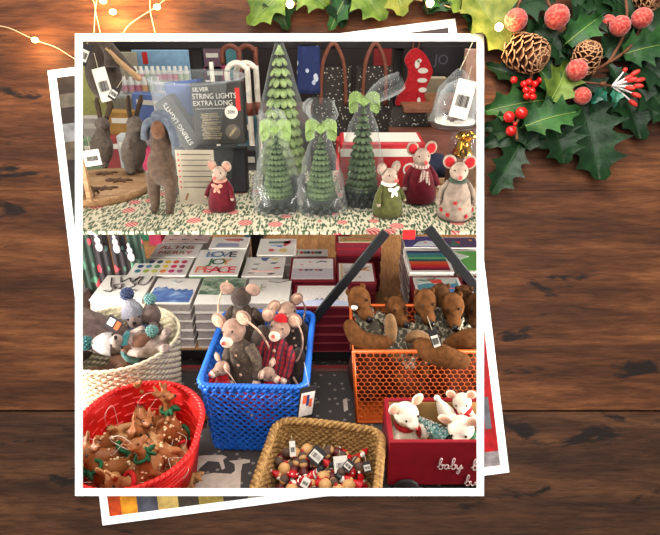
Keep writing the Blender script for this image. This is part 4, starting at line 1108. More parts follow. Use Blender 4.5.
# round wooden board
M['lightwood'] = wood('light wood', (150, 112, 76), (180, 140, 100), (200, 164, 124), (2, 14, 14)); M['cut_wood'] = mat('dark cut wood', (92, 66, 50), .8, .3, 80)
pa = onz(82, 204, 1.11); pb = onz(82, 168, 1.12); c = (pa+pb)/2; Rp = (pb.y-pa.y)/2*1.02
c.x = onz(149, 186, 1.115).x-Rp
t = thing('round_wooden_board', 'thick round pale wooden serving board at the left end of the shelf', 'wooden board', (c.x, c.y, ZS))
MB().lathe([(0, 0), (Rp*.97, 0), (Rp, .004), (Rp, .017), (Rp*.985, .02), (Rp*.86, .02), (Rp*.85, .0175), (Rp*.83, .0175), (Rp*.82, .02), (0, .02)], seg=64).build('board', M['lightwood'], t)
def cutout(label, px, py, pts, sc, ang):
    p = onz(px, py, 1.1202); mb = MB(); mb.prism([(x*sc, y*sc) for x, y in pts], .004, Matrix()); o = mb.build('wooden_cutout', M['cut_wood']); o.matrix_world = Matrix.Translation(p) @ Matrix.Rotation(ang, 4, 'Z'); tag(o, label, 'wooden cutout')
fx = [(-4, 0), (-3, 1.5), (-1, .8), (0, 2.5), (.8, .9), (3, 1.6), (4.5, .5), (2.4, 0), (3, -1.4), (.6, -.7), (-.4, -2.2), (-1.2, -.6), (-3, -1.2)]
cutout('dark wooden leaf cutout lying at the back of the round board', 106, 174, fx, .007, .2)
cutout('larger dark wooden leaf cutout lying in the middle of the round board', 118, 181, fx, .009, -.1)
cutout('dark wooden leaf cutout nearest the front rim of the round board', 104, 189, fx, .008, .1)
t = thing('wooden_deer', 'small brown wooden deer with branch legs lying at the left of the round board', 'wooden deer', onz(90, 196, 1.1202))
def wdeer(t):
    MB().ell((-.01, 0, .020), (.030, .012, .012), rotm(.2, 'Y')).tube(crv([(-.02, 0, .022), (-.01, 0, .05), (0, -.004, .075)], 4), .008, 8).ell((.004, -.008, .078), (.009, .016, .009)).build('body', M['cut_wood'], t)
    for i, (x, y) in enumerate(((-.026, -.012), (-.024, .012), (.016, -.012), (.018, .012))): MB().tube([(x*.8, y*.6, .016), (x, y, .0036)], .0035, 6).build('leg', M['cut_wood'], t)
    for s_ in (-1, 1): MB().tube([(0, s_*.003, .082), (s_*.012, s_*.006, .10), (s_*.02, 0, .118)], .0024, 5).build('antler', M['cut_wood'], t)
wdeer(t)
pole = ony(85, 150, 1.30)
t = MB().box((0, 0, .125), (.012, .012, .25), bev=.001).build('wooden_post', M['lightwood']); t.location = (pole.x-.012, 1.30, 1.1202); tag(t, 'pale wooden post standing at the far left edge of the round board', 'post')
# hanging hare
q0 = ony(106, 34, 1.27); q1 = ony(108, 100, 1.27)
t = thing('hanging_felt_hare', 'dark grey felt hare hanging from above at the top left with paper tags', 'felt animal', q1)
L = q0.z-q1.z
mb = MB(); mb.ell((0, 0, L*.38), (.040, .032, L*.40)).ell((-.002, 0, L*.85), (.034, .028, L*.35)); 
mb.tube(crv([(.022, -.022, L*.95), (.034, -.03, L*.75), (.03, -.032, L*.55)], 4), .014, 8); mb.tube(crv([(.010, -.02, L*1.0), (.05, -.03, L*.66), (.078, -.03, L*.44)], 4), [.013]*5+[.011, .010, .010, .009], 8)
mb.tube([(0, 0, L), (0, 0, L*1.5)], .022, 8)
blob(mb, 'body', felt('dark hare felt', (62, 52, 44)), t, .004, 5)
MB().tube(crv([(.03, -.036, L*.82), (.06, -.04, L*.58), (.092, -.04, L*.36)], 4), .006, 6).build('twig', mat('pale branch', (150, 118, 84), .8), t)
MB().tube([(0, 0, L*1.45), (0, 0, L*1.9)], .001, 4).build('hanging_string', M['barn'], t)
R0 = Matrix.Identity(3)
def sh(px, py, y): return ony(px, py, y)
def ptag(label, px, py0, pxw, pxh, y, ang, dark=False, strg=(0, .004, .03)):
    p = ony(px, py0, y); d = (p-CAM).dot(FWD); return swing_tag(label, p, pxw/F*d, pxh/F*d*1.05, ang, rotm(-.2, 'X'), dark, strg)
ptag('large white barcode tag hanging on the grey hare', 98, 68, 14, 31, 1.20, -.22)
ptag('black and white swing tag at the top left corner above the hare', 87, 44, 12, 20, 1.19, .45, True)
ptag('small black edged tag hanging below the hare', 117, 88, 8, 12, 1.19, .6, True)
ptag('white barcode tag leaning in front of the round board', 90, 150, 17, 15, 1.24, -.15)
# ---------------- string light bin
pB = onz(199, 199, ZS); Rb = .118; cB = V((pB.x, 1.49, ZS)); topz = ony(199, 84, cB.y-Rb).z-ZS
t = thing('clear_plastic_bin', 'round clear plastic tub holding dark boxes of string lights', 'plastic tub', cB)
mb = MB(); mb.lathe([(0, .002), (Rb*.88, .002), (Rb*.9, .006), (Rb, topz), (Rb+.004, topz), (Rb+.004, topz-.004)], seg=48, wob=.01, wf=1); mb.build('tub_wall', M['plastic'], t)
mb = MB(); mb.tube([(Rb*1.02*cos(a), Rb*1.02*sin(a), topz) for a in (2*pi*i/48 for i in range(48))], .0028, 6, True); mb.build('tub_rim', M['plastic'], t)
M['boxgrey'] = mat('dark grey carton', (58, 56, 52), .6, .08); M['ink_w'] = mat('white print', (216, 210, 196), .6, .02); M['ink_r'] = mat('red print', (200, 50, 44), .6); M['ltpic'] = mat('wire light picture', (156, 140, 112), .6, .35, 200); M['boxblue'] = mat('blue carton', (80, 100, 150), .5, .1); M['boxdark'] = mat('dark carton', (46, 46, 48), .6)
def slbox(label, cpx, y, wpx, hpx, ang, full=True, spin=0, dep=.05, m='boxgrey', yaw=0):
    p = ony(cpx[0], cpx[1], y); d = (p-CAM).dot(FWD); w_ = wpx/F*d; h_ = hpx/F*d
    t = thing('string_light_box', label, 'box', p+V((0, dep/2, 0)), rotm(yaw, 'Z') @ rotm(ang, 'Y') @ rotm(-.12, 'X'))
    MB().box((0, 0, 0), (w_, dep, h_), bev=.002).build('carton', M[m], t)
    X = lambda u, v: Matrix.Translation((u*w_, -dep/2-.0002, v*h_)) @ Matrix.Rotation(pi/2, 4, 'X')
    if full:
        mb = MB(); text_mb(mb, 'SILVER', w_*.11, X(-.30, .39), 0, .0003); text_mb(mb, 'STRING LIGHTS', w_*.145, X(-.04, .28), 0, .0003, .86); text_mb(mb, 'EXTRA LONG', w_*.135, X(-.08, .17), 0, .0003, .95)
        mb.box((-.06*w_, -dep/2, .085*h_), (w_*.76, .0008, .006*h_)); mb.build('lettering', M['ink_w'], t)
        rd = MB().box((.42*w_, -dep/2, .22*h_), (w_*.09, .0008, h_*.36)).build('red_label', M['ink_r'], t)
        mb = MB(); rnd = random.Random(3)
        for k in range(16): mb.tube([(-.36*w_+rnd.uniform(0, .05)*w_, -dep/2-.0006, (-.4+.027*k)*h_), (.02*w_+rnd.uniform(-.05, .03)*w_, -dep/2-.0008, (-.4+.027*k+rnd.uniform(-.02, .02))*h_)], .0014, 4)
        mb.build('picture', M['ltpic'], t)
        b_ = MB().disc((.27*w_, -dep/2, .02*h_), w_*.13, rotm(pi/2, 'X'), h=.0007, seg=24).build('badge', M['ink_w'], t)
        mb = MB(); text_mb(mb, '30ft', w_*.10, X(.27, .02) @ Matrix.Translation((0, 0, .0009)), 0, .0002); mb.build('badge_number', M['boxdark'], b_)
        MB().disc((.27*w_, -dep/2, -.3*h_), w_*.15, rotm(pi/2, 'X'), h=.0007, seg=24).build('picture_circle', mat('brown circle', (96, 88, 78), .6), t)
        MB().box((.27*w_, -dep/2-.001, -.3*h_), (w_*.05, .0008, w_*.2), rotm(.7, 'Y')).build('picture_circle_clip', M['ltpic'], t)
    elif full is None:
        mb = MB(); text_mb(mb, 'STRING LIGHTS', h_*.12, Matrix.Translation((.0, -dep/2-.0002, 0)) @ Matrix.Rotation(pi/2, 4, 'X') @ Matrix.Rotation(pi/2, 4, 'Z'), 0, .0003); mb.build('lettering', M['ink_w'], t)
    return t
slbox('front facing grey box reading SILVER STRING LIGHTS EXTRA LONG', (218, 115), 1.405, 50, 60, -.03)
slbox('grey string lights box lying tilted to the left in the clear tub', (179, 125), 1.43, 20, 56, -.55, None, dep=.04)
slbox('dark box standing in the bottom of the tub behind the felt mouse', (226, 172), 1.42, 40, 44, 0, False, m='boxdark')
slbox('dark box in the bottom of the tub behind the instruction card', (190, 172), 1.42, 34, 44, 0, False, m='boxdark')
slbox('blue and white box at the back of the clear tub', (184, 100), 1.50, 34, 34, -.1, False, m='boxblue')
p0 = ony(199, 198, 1.33); p0.z = ZS; d = (p0-CAM).dot(FWD)
p0 = onz(199, 204, ZS)
t = thing('instruction_card', 'cream card with lines of small text leaning against the clear tub', 'card', p0, rotm(-.08, 'X'))
hC = ony(199, 151, p0.y).z-ZS; wC = 37/F*(p0-CAM).dot(FWD)
MB().box((0, 0, hC/2), (wC, .0016, hC)).build('card', mat('aged card', (190, 178, 156), .7, .1, 20), t)
mb = MB(); mr = MB()
for k in range(7): mb.box((.03*wC, -.0011, hC*(.92-.1*k)), (wC*.78, .0004, hC*.012)); mr.box((-.43*wC, -.0011, hC*(.92-.1*k)), (wC*.04, .0004, hC*.03))
mb.build('printed_line', M['boxgrey'], t); mr.build('printed_bullet', M['ink_r'], t)
MB().box((-.3*wC, -.0011, .14*hC), (wC*.05, .0004, hC*.14), rotm(.4, 'Y')).build('printed_mark', mat('brown ink', (140, 96, 60), .7), t)
# ---------------- right: red box, gold bell, cloche, wooden pieces
q0, q1 = ony(340, 168, 1.44), ony(424, 168, 1.44); zt = ony(380, 143, 1.44).z; zt = max(zt, ZS+.08)
t = thing('red_gift_tray', 'red and white trimmed box lying behind the felt mice', 'box', ((q0.x+q1.x)/2, 1.50, ZS))
W = q1.x-q0.x; Hh = zt-ZS
MB().box((0, 0, Hh/2), (W, .12, Hh), bev=.004).build('box_body', mat('red carton', (176, 36, 42), .5), t)
MB().box((0, -.0605, Hh*.80), (W*.99, .002, Hh*.16)).box((0, 0, Hh+.0005), (W*.9, .10, .001)).build('white_trim', M['ink_w'], t)
for k in (-.15, .33): MB().disc((W*k, -.0605, Hh*.45), .018, rotm(pi/2, 'X'), h=.0012, seg=20).build('printed_circle', M['ink_w'], t)
MB().disc((W*.33, -.0618, Hh*.45), .013, rotm(pi/2, 'X'), h=.0012, seg=20).build('printed_dot', mat('red dot', (196, 40, 48), .5), t)
# wooden crate pieces at right
for k, (x, y_, w_, m_, lab) in enumerate(((450, 1.42, .17, 'lightwood', 'pale wooden plank lying behind the starred felt mouse'), (462, 1.49, .15, 'lightwood', 'pale wooden plank at the back right of the shelf'))):
    q = ony(x, 190, y_); o = MB().box((0, 0, .008+.0), (w_, .045, .016), bev=.001).build('wooden_plank', M[m_]); o.location = (q.x, y_, ZS+.0002); o.rotation_euler.z = .25; tag(o, lab, 'plank')
q = ony(440, 160, 1.58)
t = thing('folded_cloth', 'dark navy folded cloth heaped at the back right of the shelf', 'cloth', (q.x+.05, 1.565, ZS))
mb = MB(); 
for i in range(7): mb.ell((-.09+.03*i, .01*sin(i*2), .024+.012*sin(i*1.7)), (.034, .03, .03))
blob(mb, 'fold', mat('navy cloth', (36, 40, 58), .9, .3, 30), t, .006, 6)
# gold bell in a clear bag
q = ony(463, 155, 1.40)
st_ = MB().box((0, 0, 0), (.07, .05, q.z-ZS-.002), bev=.002).build('wooden_block', M['cut_wood']); st_.location = (q.x, 1.405, (q.z+ZS)/2-.0005); tag(st_, 'dark wooden block under the gold bell', 'block')
t = thing('gold_bell_ornament', 'shiny gold bell ornament in a clear bag at the right end', 'ornament', q)
M['gold'] = mat('gold foil', (226, 170, 60), .18, .2, 60, metal=1)
mb = MB(); mb.lathe([(.026, 0), (.028, .006), (.020, .02), (.017, .036), (.010, .048), (0, .052)], seg=20, wob=.08, wf=3); mb.build('bell', M['gold'], t)
mb = MB(); 
for s_ in (-1, 1): mb.ell((s_*.014, -.01, .052), (.014, .007, .010), rotm(s_*.5, 'Y'))
mb.ell((0, -.014, .03), (.008, .006, .014)); mb.build('gold_bow', M['gold'], t)
mb = MB(); mb.lathe([(.030, -.002), (.034, .02), (.032, .06), (.024, .09)], seg=20, wob=.15, wf=3); mb.build('clear_bag', M['cello'], t)
# glass cloche wrapped in plastic with tag
q = ony(454, 127, 1.36)
t = thing('wrapped_glass_dome', 'plastic wrapped dome ornament on a dark base hanging from a string', 'ornament', q)
MB().lathe([(0, 0), (.052, 0), (.056, .004), (.056, .008), (.050, .012), (0, .012)], seg=32).build('base', mat('dark walnut base', (60, 40, 34), .5), t)
MB().lathe([(.047, .012), (.048, .018), (0, .018)], seg=32).build('snow_disc', M['ink_w'], t)
MB().lathe([(.046, .016), (.047, .05), (.040, .08), (.026, .10), (0, .112)], seg=32).build('glass_dome', M['plastic'], t)
MB().lathe([(.054, .012), (.056, .05), (.046, .09), (.016, .125), (.004, .135)], seg=26, wob=.16, wf=3).build('plastic_wrap', M['cello'], t)
mb = MB()
for i in range(9): mb.lathe([(.006, .018), (.0, .05+.01*(i % 3))], c=(.03*cos(i*2.4)*(i/9), .03*sin(i*2.4)*(i/9), 0), seg=7)
mb.build('tiny_village', mat('muted brown miniatures', (110, 90, 84), .8, .3, 100), t)
MB().tube([(.0, 0, .13), (.03, 0, .21), (.05, 0, .30)], .0012, 5).build('hanging_string', M['barn'], t)
ptag('large white printed tag on the wrapped dome', 468, 80, 19, 36, 1.29, .22)
# ================================================================ shop background beyond the shelf
YB = 2.35
def bgbox(name, label, cat, x0, y0, x1, y1, y, dep, m, tilt=0):
    a, b = ony(x0, y1, y), ony(x1, y0, y); w_ = b.x-a.x
    if name != 'dark_sign': a.z = 1.0501 if (y > 2.44 and a.z > 1.04) else (.6401 if y > 2.13 else ZB+.0001)
    h_ = b.z-a.z
    t = thing(name, label, cat, ((a.x+b.x)/2, y+dep/2, a.z), rotm(tilt*.3 if name == 'boxed_goods' else tilt, 'Y'))
    MB().box((0, 0, h_/2), (w_, dep, h_), bev=.002).build('panel', m if not isinstance(m, str) else M[m], t); return t, w_, h_
# back fixture: a dark shelving unit the goods stand in
t = thing('shelving_unit', 'dark shop shelving unit filling the background behind the display shelf', 'shelving', (0, 2.75, 0))
MB().box((0, .23, .85), (3.6, .02, 1.7)).build('back_panel', mat('dark panel', (44, 36, 33), .8), t)
M['rail'] = mat('dark rail', (36, 32, 31), .5)
for z, y_, d_ in ((.63, -.225, .87), (1.04, -.035, .51)): MB().box((0, y_, z), (3.6, d_, .02)).build('shelf_plate', mat('brown shelf', (84, 56, 44), .7), t)
for x in (-1.78, -.52, .27, .95, 1.78): MB().box((x, -.41, .85), (.035, .03, 1.7)).build('upright', M['rail'], t)
a = ony(200, 44, 2.30)
t = MB().box((0, 0, 0), (3.4, .03, .03), bev=.002).build('hanging_rail', M['rail']); t.location = (0, 2.30, a.z); tag(t, 'long black hanging rail across the top of the display', 'rail')
bgbox('blue_panel', 'pale blue display panel standing behind the small bottles', 'panel', 138, 50, 188, 96, 2.62, .01, mat('pale blue', (140, 178, 206), .6))
o_, w_, h_ = bgbox('cream_panel', 'cream coloured panel left of the pale blue one', 'panel', 112, 52, 136, 100, 2.60, .01, mat('cream panel', (168, 160, 138), .7))
bgbox('yellow_panel', 'yellow green panel at the far left edge', 'panel', 76, 60, 98, 112, 2.58, .01, mat('yellow green', (196, 196, 120), .7))
q = ony(145, 58, 2.605); tg = MB().box((0, 0, 0), (.022, .004, .05)).build('red_sticker', M['ink_r']); tg.location = q; tag(tg, 'red sticker on the pale blue panel', 'sticker')
bt = None
M['bottle_w'] = mat('frosted white bottle', (206, 204, 196), .4, .04)
lc = [mat('label %d' % i, c, .6) for i, c in enumerate([(206, 150, 164), (170, 186, 156), (214, 164, 124), (196, 120, 136), (170, 170, 190)])]
def bottle(px, py, y, hpx, k, row):
    p = ony(px, py, y); d = (p-CAM).dot(FWD); h_ = hpx/F*d
    t = thing('small_bottle', 'small white bottle with a '+['rose', 'sage', 'orange', 'crimson', 'lavender'][k]+' label in the '+row, 'bottle', p, None, 'small bottles before the blue panel')
    MB().lathe([(0, 0), (h_*.22, .0), (h_*.22, h_*.68), (h_*.12, h_*.76), (h_*.12, h_), (0, h_)], seg=12).build('bottle_body', M['bottle_w'], t)
    MB().lathe([(h_*.225, h_*.12), (h_*.225, h_*.5)], seg=12).build('label_band', lc[k], t)
zz = ony(140, 93, 2.42)
t = MB().box((0, 0, 0), (.42, .10, .012), bev=.001).build('glass_shelf', mat('white shelf edge', (180, 180, 176), .5)); t.location = (ony(150, 93, 2.42).x, 2.42, zz.z-.006); tag(t, 'small white shelf holding the front row of bottles', 'shelf')
for i in range(6): bottle(126+6.6*i, 92.5, 2.40, 15, (0, 0, 3, 2, 1, 4)[i], 'front row')
for i in range(10): bottle(137+5.6*i, 81, 2.50, 14, (3, 0, 1, 1, 3, 3, 0, 3, 1, 1)[i], 'back row')
t = MB().box((0, 0, 0), (.42, .06, .012), bev=.001).build('glass_shelf', M['bottle_w']); q = ony(160, 81, 2.50); t.location = (q.x, 2.50, q.z-.0065); tag(t, 'small white shelf holding the back row of bottles', 'shelf')
for (x0, y0, x1, y1, y, c, lab, tl) in (
    (124, 94, 150, 118, 2.2, (92, 110, 160), 'blue boxed goods below the bottles', .25), (146, 98, 186, 118, 2.25, (176, 184, 196), 'white and blue boxed goods behind the moose scarf', -.15),
    (108, 112, 127, 138, 2.0, (160, 120, 60), 'golden tan box behind the rabbits', .1), (84, 118, 98, 140, 2.1, (190, 180, 170), 'pale box behind the left rabbit', 0),
    (108, 138, 122, 160, 1.95, (150, 60, 60), 'red and white box behind the rabbits', -.1), (120, 136, 128, 160, 1.9, (180, 184, 180), 'pale narrow box between the rabbits', 0), (143, 132, 156, 168, 1.85, (120, 112, 112), 'grey box behind the right rabbit', .05), (138, 150, 148, 172, 1.80, (170, 50, 80), 'pink box low behind the right rabbit', .1), (124, 152, 137, 168, 1.84, (40, 110, 80), 'green box low between rabbits and moose', 0),
    (84, 140, 100, 160, 1.95, (120, 140, 110), 'sage box behind the left rabbit', 0),
    (204, 48, 220, 62, 2.6, (110, 84, 96), 'plum coloured goods on the dark fixture at upper centre', 0), (226, 48, 240, 60, 2.6, (80, 130, 136), 'teal goods on the dark fixture at upper centre', 0), (204, 66, 226, 76, 2.6, (150, 60, 84), 'crimson goods on the dark fixture behind the canes', 0), (224, 78, 240, 90, 2.6, (110, 60, 90), 'purple goods low behind the white canes', 0),
    (374, 47, 392, 62, 2.55, (156, 50, 50), 'red flowered goods above the speckled bags', 0), (397, 50, 402, 62, 2.55, (190, 150, 90), 'narrow golden goods beside the stocking', 0),
    (336, 140, 352, 152, 1.75, (176, 52, 48), 'red and white carton behind the drooping tree', 0),
    (240, 118, 256, 178, 1.85, (50, 84, 96), 'dark teal box between tub and trees', 0), (248, 150, 256, 200, 1.68, (40, 38, 40), 'narrow black box right of the tub', 0),
    (426, 78, 447, 97, 2.5, (176, 160, 132), 'beige panel beside the stocking', 0), (448, 78, 480, 100, 2.52, (72, 60, 56), 'dark carton behind the wrapped dome', 0),
    (466, 50, 484, 66, 2.2, (190, 150, 130), 'white and red book at the upper right corner', 0), (474, 72, 486, 92, 2.15, (206, 196, 184), 'white card at the right edge behind the dome', .2)):
    o_, w_, h_ = bgbox('boxed_goods', lab, 'goods', x0, y0, x1, y1, y, .05, mat('goods', c, .6, .15, 30), tl)
    MB().box((0, -.0255, h_-.03), (w_*.7, .001, .018)).build('label_strip', M['ink_w'], o_) if (x0 % 4 == 0) else None
# wooden ledges at the right
for (x0, y0, x1, y1, y, c, lab) in ((404, 108, 490, 113, 2.05, (120, 74, 50), 'brown wooden ledge behind the speckled pouch'), (390, 135, 490, 160, 1.95, (96, 54, 40), 'broad red brown wooden drawer front behind the gold bell'), (425, 98, 490, 108, 2.3, (150, 100, 66), 'tan wooden ledge behind the wrapped dome')):
    a, b = ony(x0, y1, y), ony(x1, y0, y)
    if y < 2: a.z = ZB
    o = MB().box((0, 0, 0), (b.x-a.x, .12, b.z-a.z), bev=.002).build('wooden_ledge', mat('brown ledge', c, .6, .2, 20)); o.location = ((a.x+b.x)/2, y+.06, (a.z+b.z)/2); tag(o, lab, 'ledge')
# dark print sign
o_, w_, h_ = bgbox('dark_sign', 'black board with faint pale lettering under the rail at the right', 'sign', 420, 46, 468, 74, 2.28, .015, mat('blackboard', (30, 28, 30), .6))
mb = MB(); text_mb(mb, 'JO', h_*.5, Matrix.Translation((-.05*w_, -.0082, h_*.5)) @ Matrix.Rotation(pi/2, 4, 'X'), 0, .0004); mb.build('lettering', mat('faint ink', (70, 72, 82), .6), o_)
# bags
def speckle(n, base, dot, sc, th=.12):
    m, nt, b = nodes(n); b.inputs['Roughness'].default_value = .9
    v = coord(nt); vo = nt.nodes.new('ShaderNodeTexVoronoi'); vo.inputs['Scale'].default_value = sc
    nt.links.new(v, vo.inputs['Vector']); k = ramp(nt, vo.outputs['Distance'], [(th, (1, 1, 1, 1)), (th+.05, (0, 0, 0, 1))])
    nt.links.new(mixc(nt, k, S(base), S(dot)), b.inputs['Base Color']); return m
M['speck'] = speckle('speckled dark fabric', (46, 40, 36), (190, 184, 170), 80, .2); M['navyp'] = fabric('navy pattern', (30, 44, 90), [(200, 204, 216), (34, 50, 100), (34, 50, 100), (180, 190, 206), (30, 44, 90)], 40)
M['leather'] = mat('brown leather', (112, 62, 44), .5, .15, 50); M['whitecane'] = mat('white handle', (214, 206, 190), .4)
def bag(label, x0, y0, x1, y1, y, m, handle=True, hy=None):
    a, b = ony(x0, y1, y), ony(x1, y0, y); w_ = b.x-a.x; h_ = b.z-a.z
    t = thing('tote_bag', label, 'bag', ((a.x+b.x)/2, y, a.z)); n = 12; mb = MB()
    prof = []
    for k in range(9):
        f = k/8; wd = w_/2*(1.0-.12*f+.03*sin(f*5)); th = .035*(1-.7*f)+.004
        prof.append([V((wd*math.copysign(abs(cos(q))**.5, cos(q)), th*math.copysign(abs(sin(q))**.7, sin(q))+.003*sin(6*q+f*4), h_*f)) for q in (2*pi*i/24 for i in range(24))])
    vs = [p for r in prof for p in r]; fs = [(j*24+i, j*24+(i+1) % 24, (j+1)*24+(i+1) % 24, (j+1)*24+i) for j in range(8) for i in range(24)]+[tuple(range(24))[::-1]]
    mb.add(vs, fs); mb.build('bag_body', m, t)
    if handle:
        hz = (ony(x0, hy, y).z-a.z) if hy else h_*1.5
        for s_ in (-1, 1): MB().tube(crv([(-w_*.28, s_*.012-.012, h_*.62), (-w_*.24, s_*.01-.01, h_), (-w_*.1, s_*.006, hz*.97), (0, 0, hz), (w_*.1, s_*.006, hz*.97), (w_*.24, s_*.01-.01, h_), (w_*.28, s_*.012-.012, h_*.62)], 6), .008, 6, flat=.5).build('handle', M['leather'], t)
    return t
bag('navy pouch with white geometric pattern hanging right of the tall tree', 297, 46, 322, 92, 2.27, M['navyp'], False)
bag('dark speckled tote with brown handles behind the middle trees', 312, 66, 356, 160, 2.27, M['speck'], True, 44)
bag('dark speckled tote with brown handles left of the red stocking', 352, 66, 396, 160, 2.24, M['speck'], True, 44)
bag('small dark speckled pouch lying under the red stocking', 388, 106, 430, 136, 2.12, M['speck'], False)
# stocking
a = ony(412, 106, 2.27); k = (a-CAM).dot(FWD)/F
t = thing('christmas_stocking', 'red felt stocking with white printed shapes hanging beside the speckled bags', 'stocking', a)
out = [(-14, 0), (12, 0), (11, 14), (17, 30), (16, 38), (8, 50), (-2, 54), (-10, 44), (-6, 34), (-8, 22), (-16, 8)]
P = crv([V((x, y, 0)) for x, y in out], 4, True)
MB().prism([(p.x*k, p.y*k) for p in P], .022, Matrix.Translation((0, .011, 0)) @ Matrix.Rotation(pi/2, 4, 'X')).build('stocking_body', M['f_red'], t)
mb = MB()
for (x, y, w_, h_) in ((8, 34, 5, 2.6), (8, 25, 5, 2.2), (9, 16, 4, 2.4), (2, 40, 2.4, 4), (6, 6, 1.6, 3), (4, 43, 2, 2)): mb.disc((x*k, -.0112, y*k), w_*k, rotm(pi/2, 'X'), h=.0006, sy=h_/w_)
mb.build('white_print', M['ink_w'], t)
MB().tube(crv([(-3*k, 0, 52*k), (-2*k, 0, 60*k), (3*k, 0, 62*k), (2*k, 0, 52*k)], 4), .003, 5).build('hanging_loop', M['leather'], t)
# umbrella handles / canes
def cane(label, x, ytop, ybot, m, y, r=.009):
    a = ony(x, ytop, y); b = ony(x, ybot, y); b.z = .6401 if y > 2.13 else ZB+.0001; t = thing('cane_handle', label, 'cane', b); h_ = a.z-b.z; R = .032
    pts = [V((0, 0, 0)), V((0, 0, h_*.5)), V((0, 0, h_-R))]+[V((-R+R*cos(q), 0, h_-R+R*sin(q))) for q in (pi*i/8 for i in range(1, 9))]+[V((-2*R, 0, h_-R*1.9))]
    MB().tube(crv(pts, 3), r, 8).ell((0, 0, 0), r, mi=0).build('cane_stick', M[m], t)
    MB().tube([(0, 0, h_-.16), (0, 0, h_-.12)], r*1.2, 8).build('collar', M['leather'], t)
cane('white hooked cane handle left of the tall tree', 250, 63, 112, 'whitecane', 1.84)
cane('second white hooked cane handle nearest the tall tree', 258, 63, 104, 'whitecane', 1.88)
cane('brown hooked cane handle at the top left of the tall tree', 241, 46, 80, 'leather', 2.2)
cane('brown hooked cane handle nearest the tip of the tall tree', 257, 46, 80, 'leather', 2.25)
q = ony(211, 62, 1.9); t = thing('white_candle', 'slim tall white candle standing behind the clear tub', 'candle', (q.x, 1.9, ZB+.0001)); q.z -= ZB; MB().tube([(0, 0, 0), (0, 0, q.z)], .007, 10).build('wax', M['whitecane'], t); MB().tube([(0, 0, q.z), (0, 0, q.z+.01)], .001, 4).build('wick', M['black'], t)
# ================================================================ basket contents
CAMDIR = lambda p: (CAM-p).normalized()
M['m_head'] = felt('mouse doll felt', (146, 116, 100)); M['m_ear'] = felt('mouse ear felt', (200, 158, 134)); M['m_muz'] = felt('mouse muzzle', (216, 186, 164), .1)
M['k_brown'] = knit('brown cardigan', (66, 52, 42), (92, 76, 60)); M['tartan'] = plaid('red tartan', (150, 20, 28), (60, 24, 36), (40, 28, 44), 30); M['k_red'] = felt('red coat felt', (168, 24, 32)); M['k_grey'] = knit('grey tweed', (74, 66, 60), (110, 100, 90)); M['dkleg'] = felt('dark trouser felt', (60, 48, 42))
def mdoll(t, coat='k_brown', leg='dkleg', hat=None, big=1.0, skin='m_head'):
    """mouse doll .24 tall facing -y"""
    for s_ in (-1, 1):
        l = MB().tube(crv([(s_*.014, 0, .10), (s_*.016, -.004, .05), (s_*.018, 0, .012)], 4), .0105, 8).build('leg', M[leg], t)
        MB().ell((s_*.018, -.008, .008), (.010, .016, .008)).build('foot', M['m_muz'], l)
        a = MB().tube(crv([(s_*.022, 0, .168), (s_*.036, -.010, .14), (s_*.032, -.024, .108)], 4), [.0115]*5+[.010]*4, 8).build('arm', M[coat], t)
        MB().ell((s_*.031, -.027, .102), (.008, .008, .009)).build('paw', M['m_muz'], a)
    c = MB().lathe([(0, .07), (.040, .072), (.041, .078), (.034, .11), (.028, .145), (.022, .170), (.014, .184), (0, .186)], seg=20, sq=(1, .8)).build('coat', M[coat], t)
    mb = MB(); 
    for z in (.10, .12, .14, .16): mb.ell((0, -.8*(.034-.16*(z-.10))-.001, z), (.0035, .002, .0035), u=8, w=6)
    mb.build('button', M['m_ear'], c)
    mb = MB(); mb.ell((0, 0, .205), (.0235, .0235, .0235)).ell((0, -.020, .198), (.014, .018, .0125)).ell((0, 0, .185), .012)
    h_ = blob(mb, 'head', M[skin], t, .003, 4)
    MB().ell((0, -.032, .196), (.0125, .011, .011)).build('muzzle', M['m_muz'], h_); MB().ell((0, -.0425, .199), .0045).build('nose', M['f_nose'], h_)
    for s_ in (-1, 1):
        MB().ell((s_*.012, -.0215, .212), .0022, u=8, w=6).build('eye', M['eye'], h_)
        e = MB().ell((s_*.029, .002, .227), (.0165*big, .0045, .0165*big), rotm(s_*.4, 'Y'), u=16, w=10).build('ear', M['m_head'], t)
        MB().ell((s_*.029, -.0018, .227), (.0128*big, .003, .0126*big), rotm(s_*.4, 'Y')).build('inner_ear', M['m_ear'], e)
    MB().tube(crv([(0, .02, .10), (.04, .03, .13), (.05, .01, .19), (.03, -.01, .24)], 5), .0022, 5).build('tail', M['m_ear'], t)
    if hat:
        MB().lathe([(.017, .223), (.014, .230), (.008, .236), (0, .238)], seg=16).build('hat', M[hat], t)
def place_doll(label, foot, head, builder, H, face=None, name='mouse_doll', cat='mouse doll', group=None, sc=None, **kw):
    foot = V(foot); head = V(head); L = sc*H if sc else (head-foot).length
    foot = head-(head-foot).normalized()*L
    f = face if face is not None else CAMDIR(head)
    t = thing(name, label, cat, foot, standing(foot, head, V(f)), group, L/H); builder(t, **kw); return t
zf = ZT+.012
g_ = 'mouse dolls in the blue basket'
def inb(px, py, z): return onz(px, py, z)
hd = ony(234, 330, .965); place_doll('mouse doll in a brown cardigan at the left of the blue basket', (hd.x+.055, hd.y-.035, zf+.03), hd, mdoll, .205, V((-.45, -.75, .5)), sc=1.06, group=g_, coat='k_brown')
hd = ony(280, 328, .985); place_doll('mouse doll in a red tartan dress at the right of the blue basket', (hd.x-.03, hd.y-.05, zf+.03), hd, mdoll, .205, V((-.15, -.7, .6)), sc=.98, group=g_, coat='tartan', hat='k_red')
hd = ony(241, 297, 1.075); place_doll('dark brown mouse doll seen from behind, highest in the blue basket', (hd.x, hd.y+.01, zf+.09), hd, mdoll, .205, V((.1, .9, .2)), sc=1.0, group=g_, coat='k_brown', skin='dkleg')
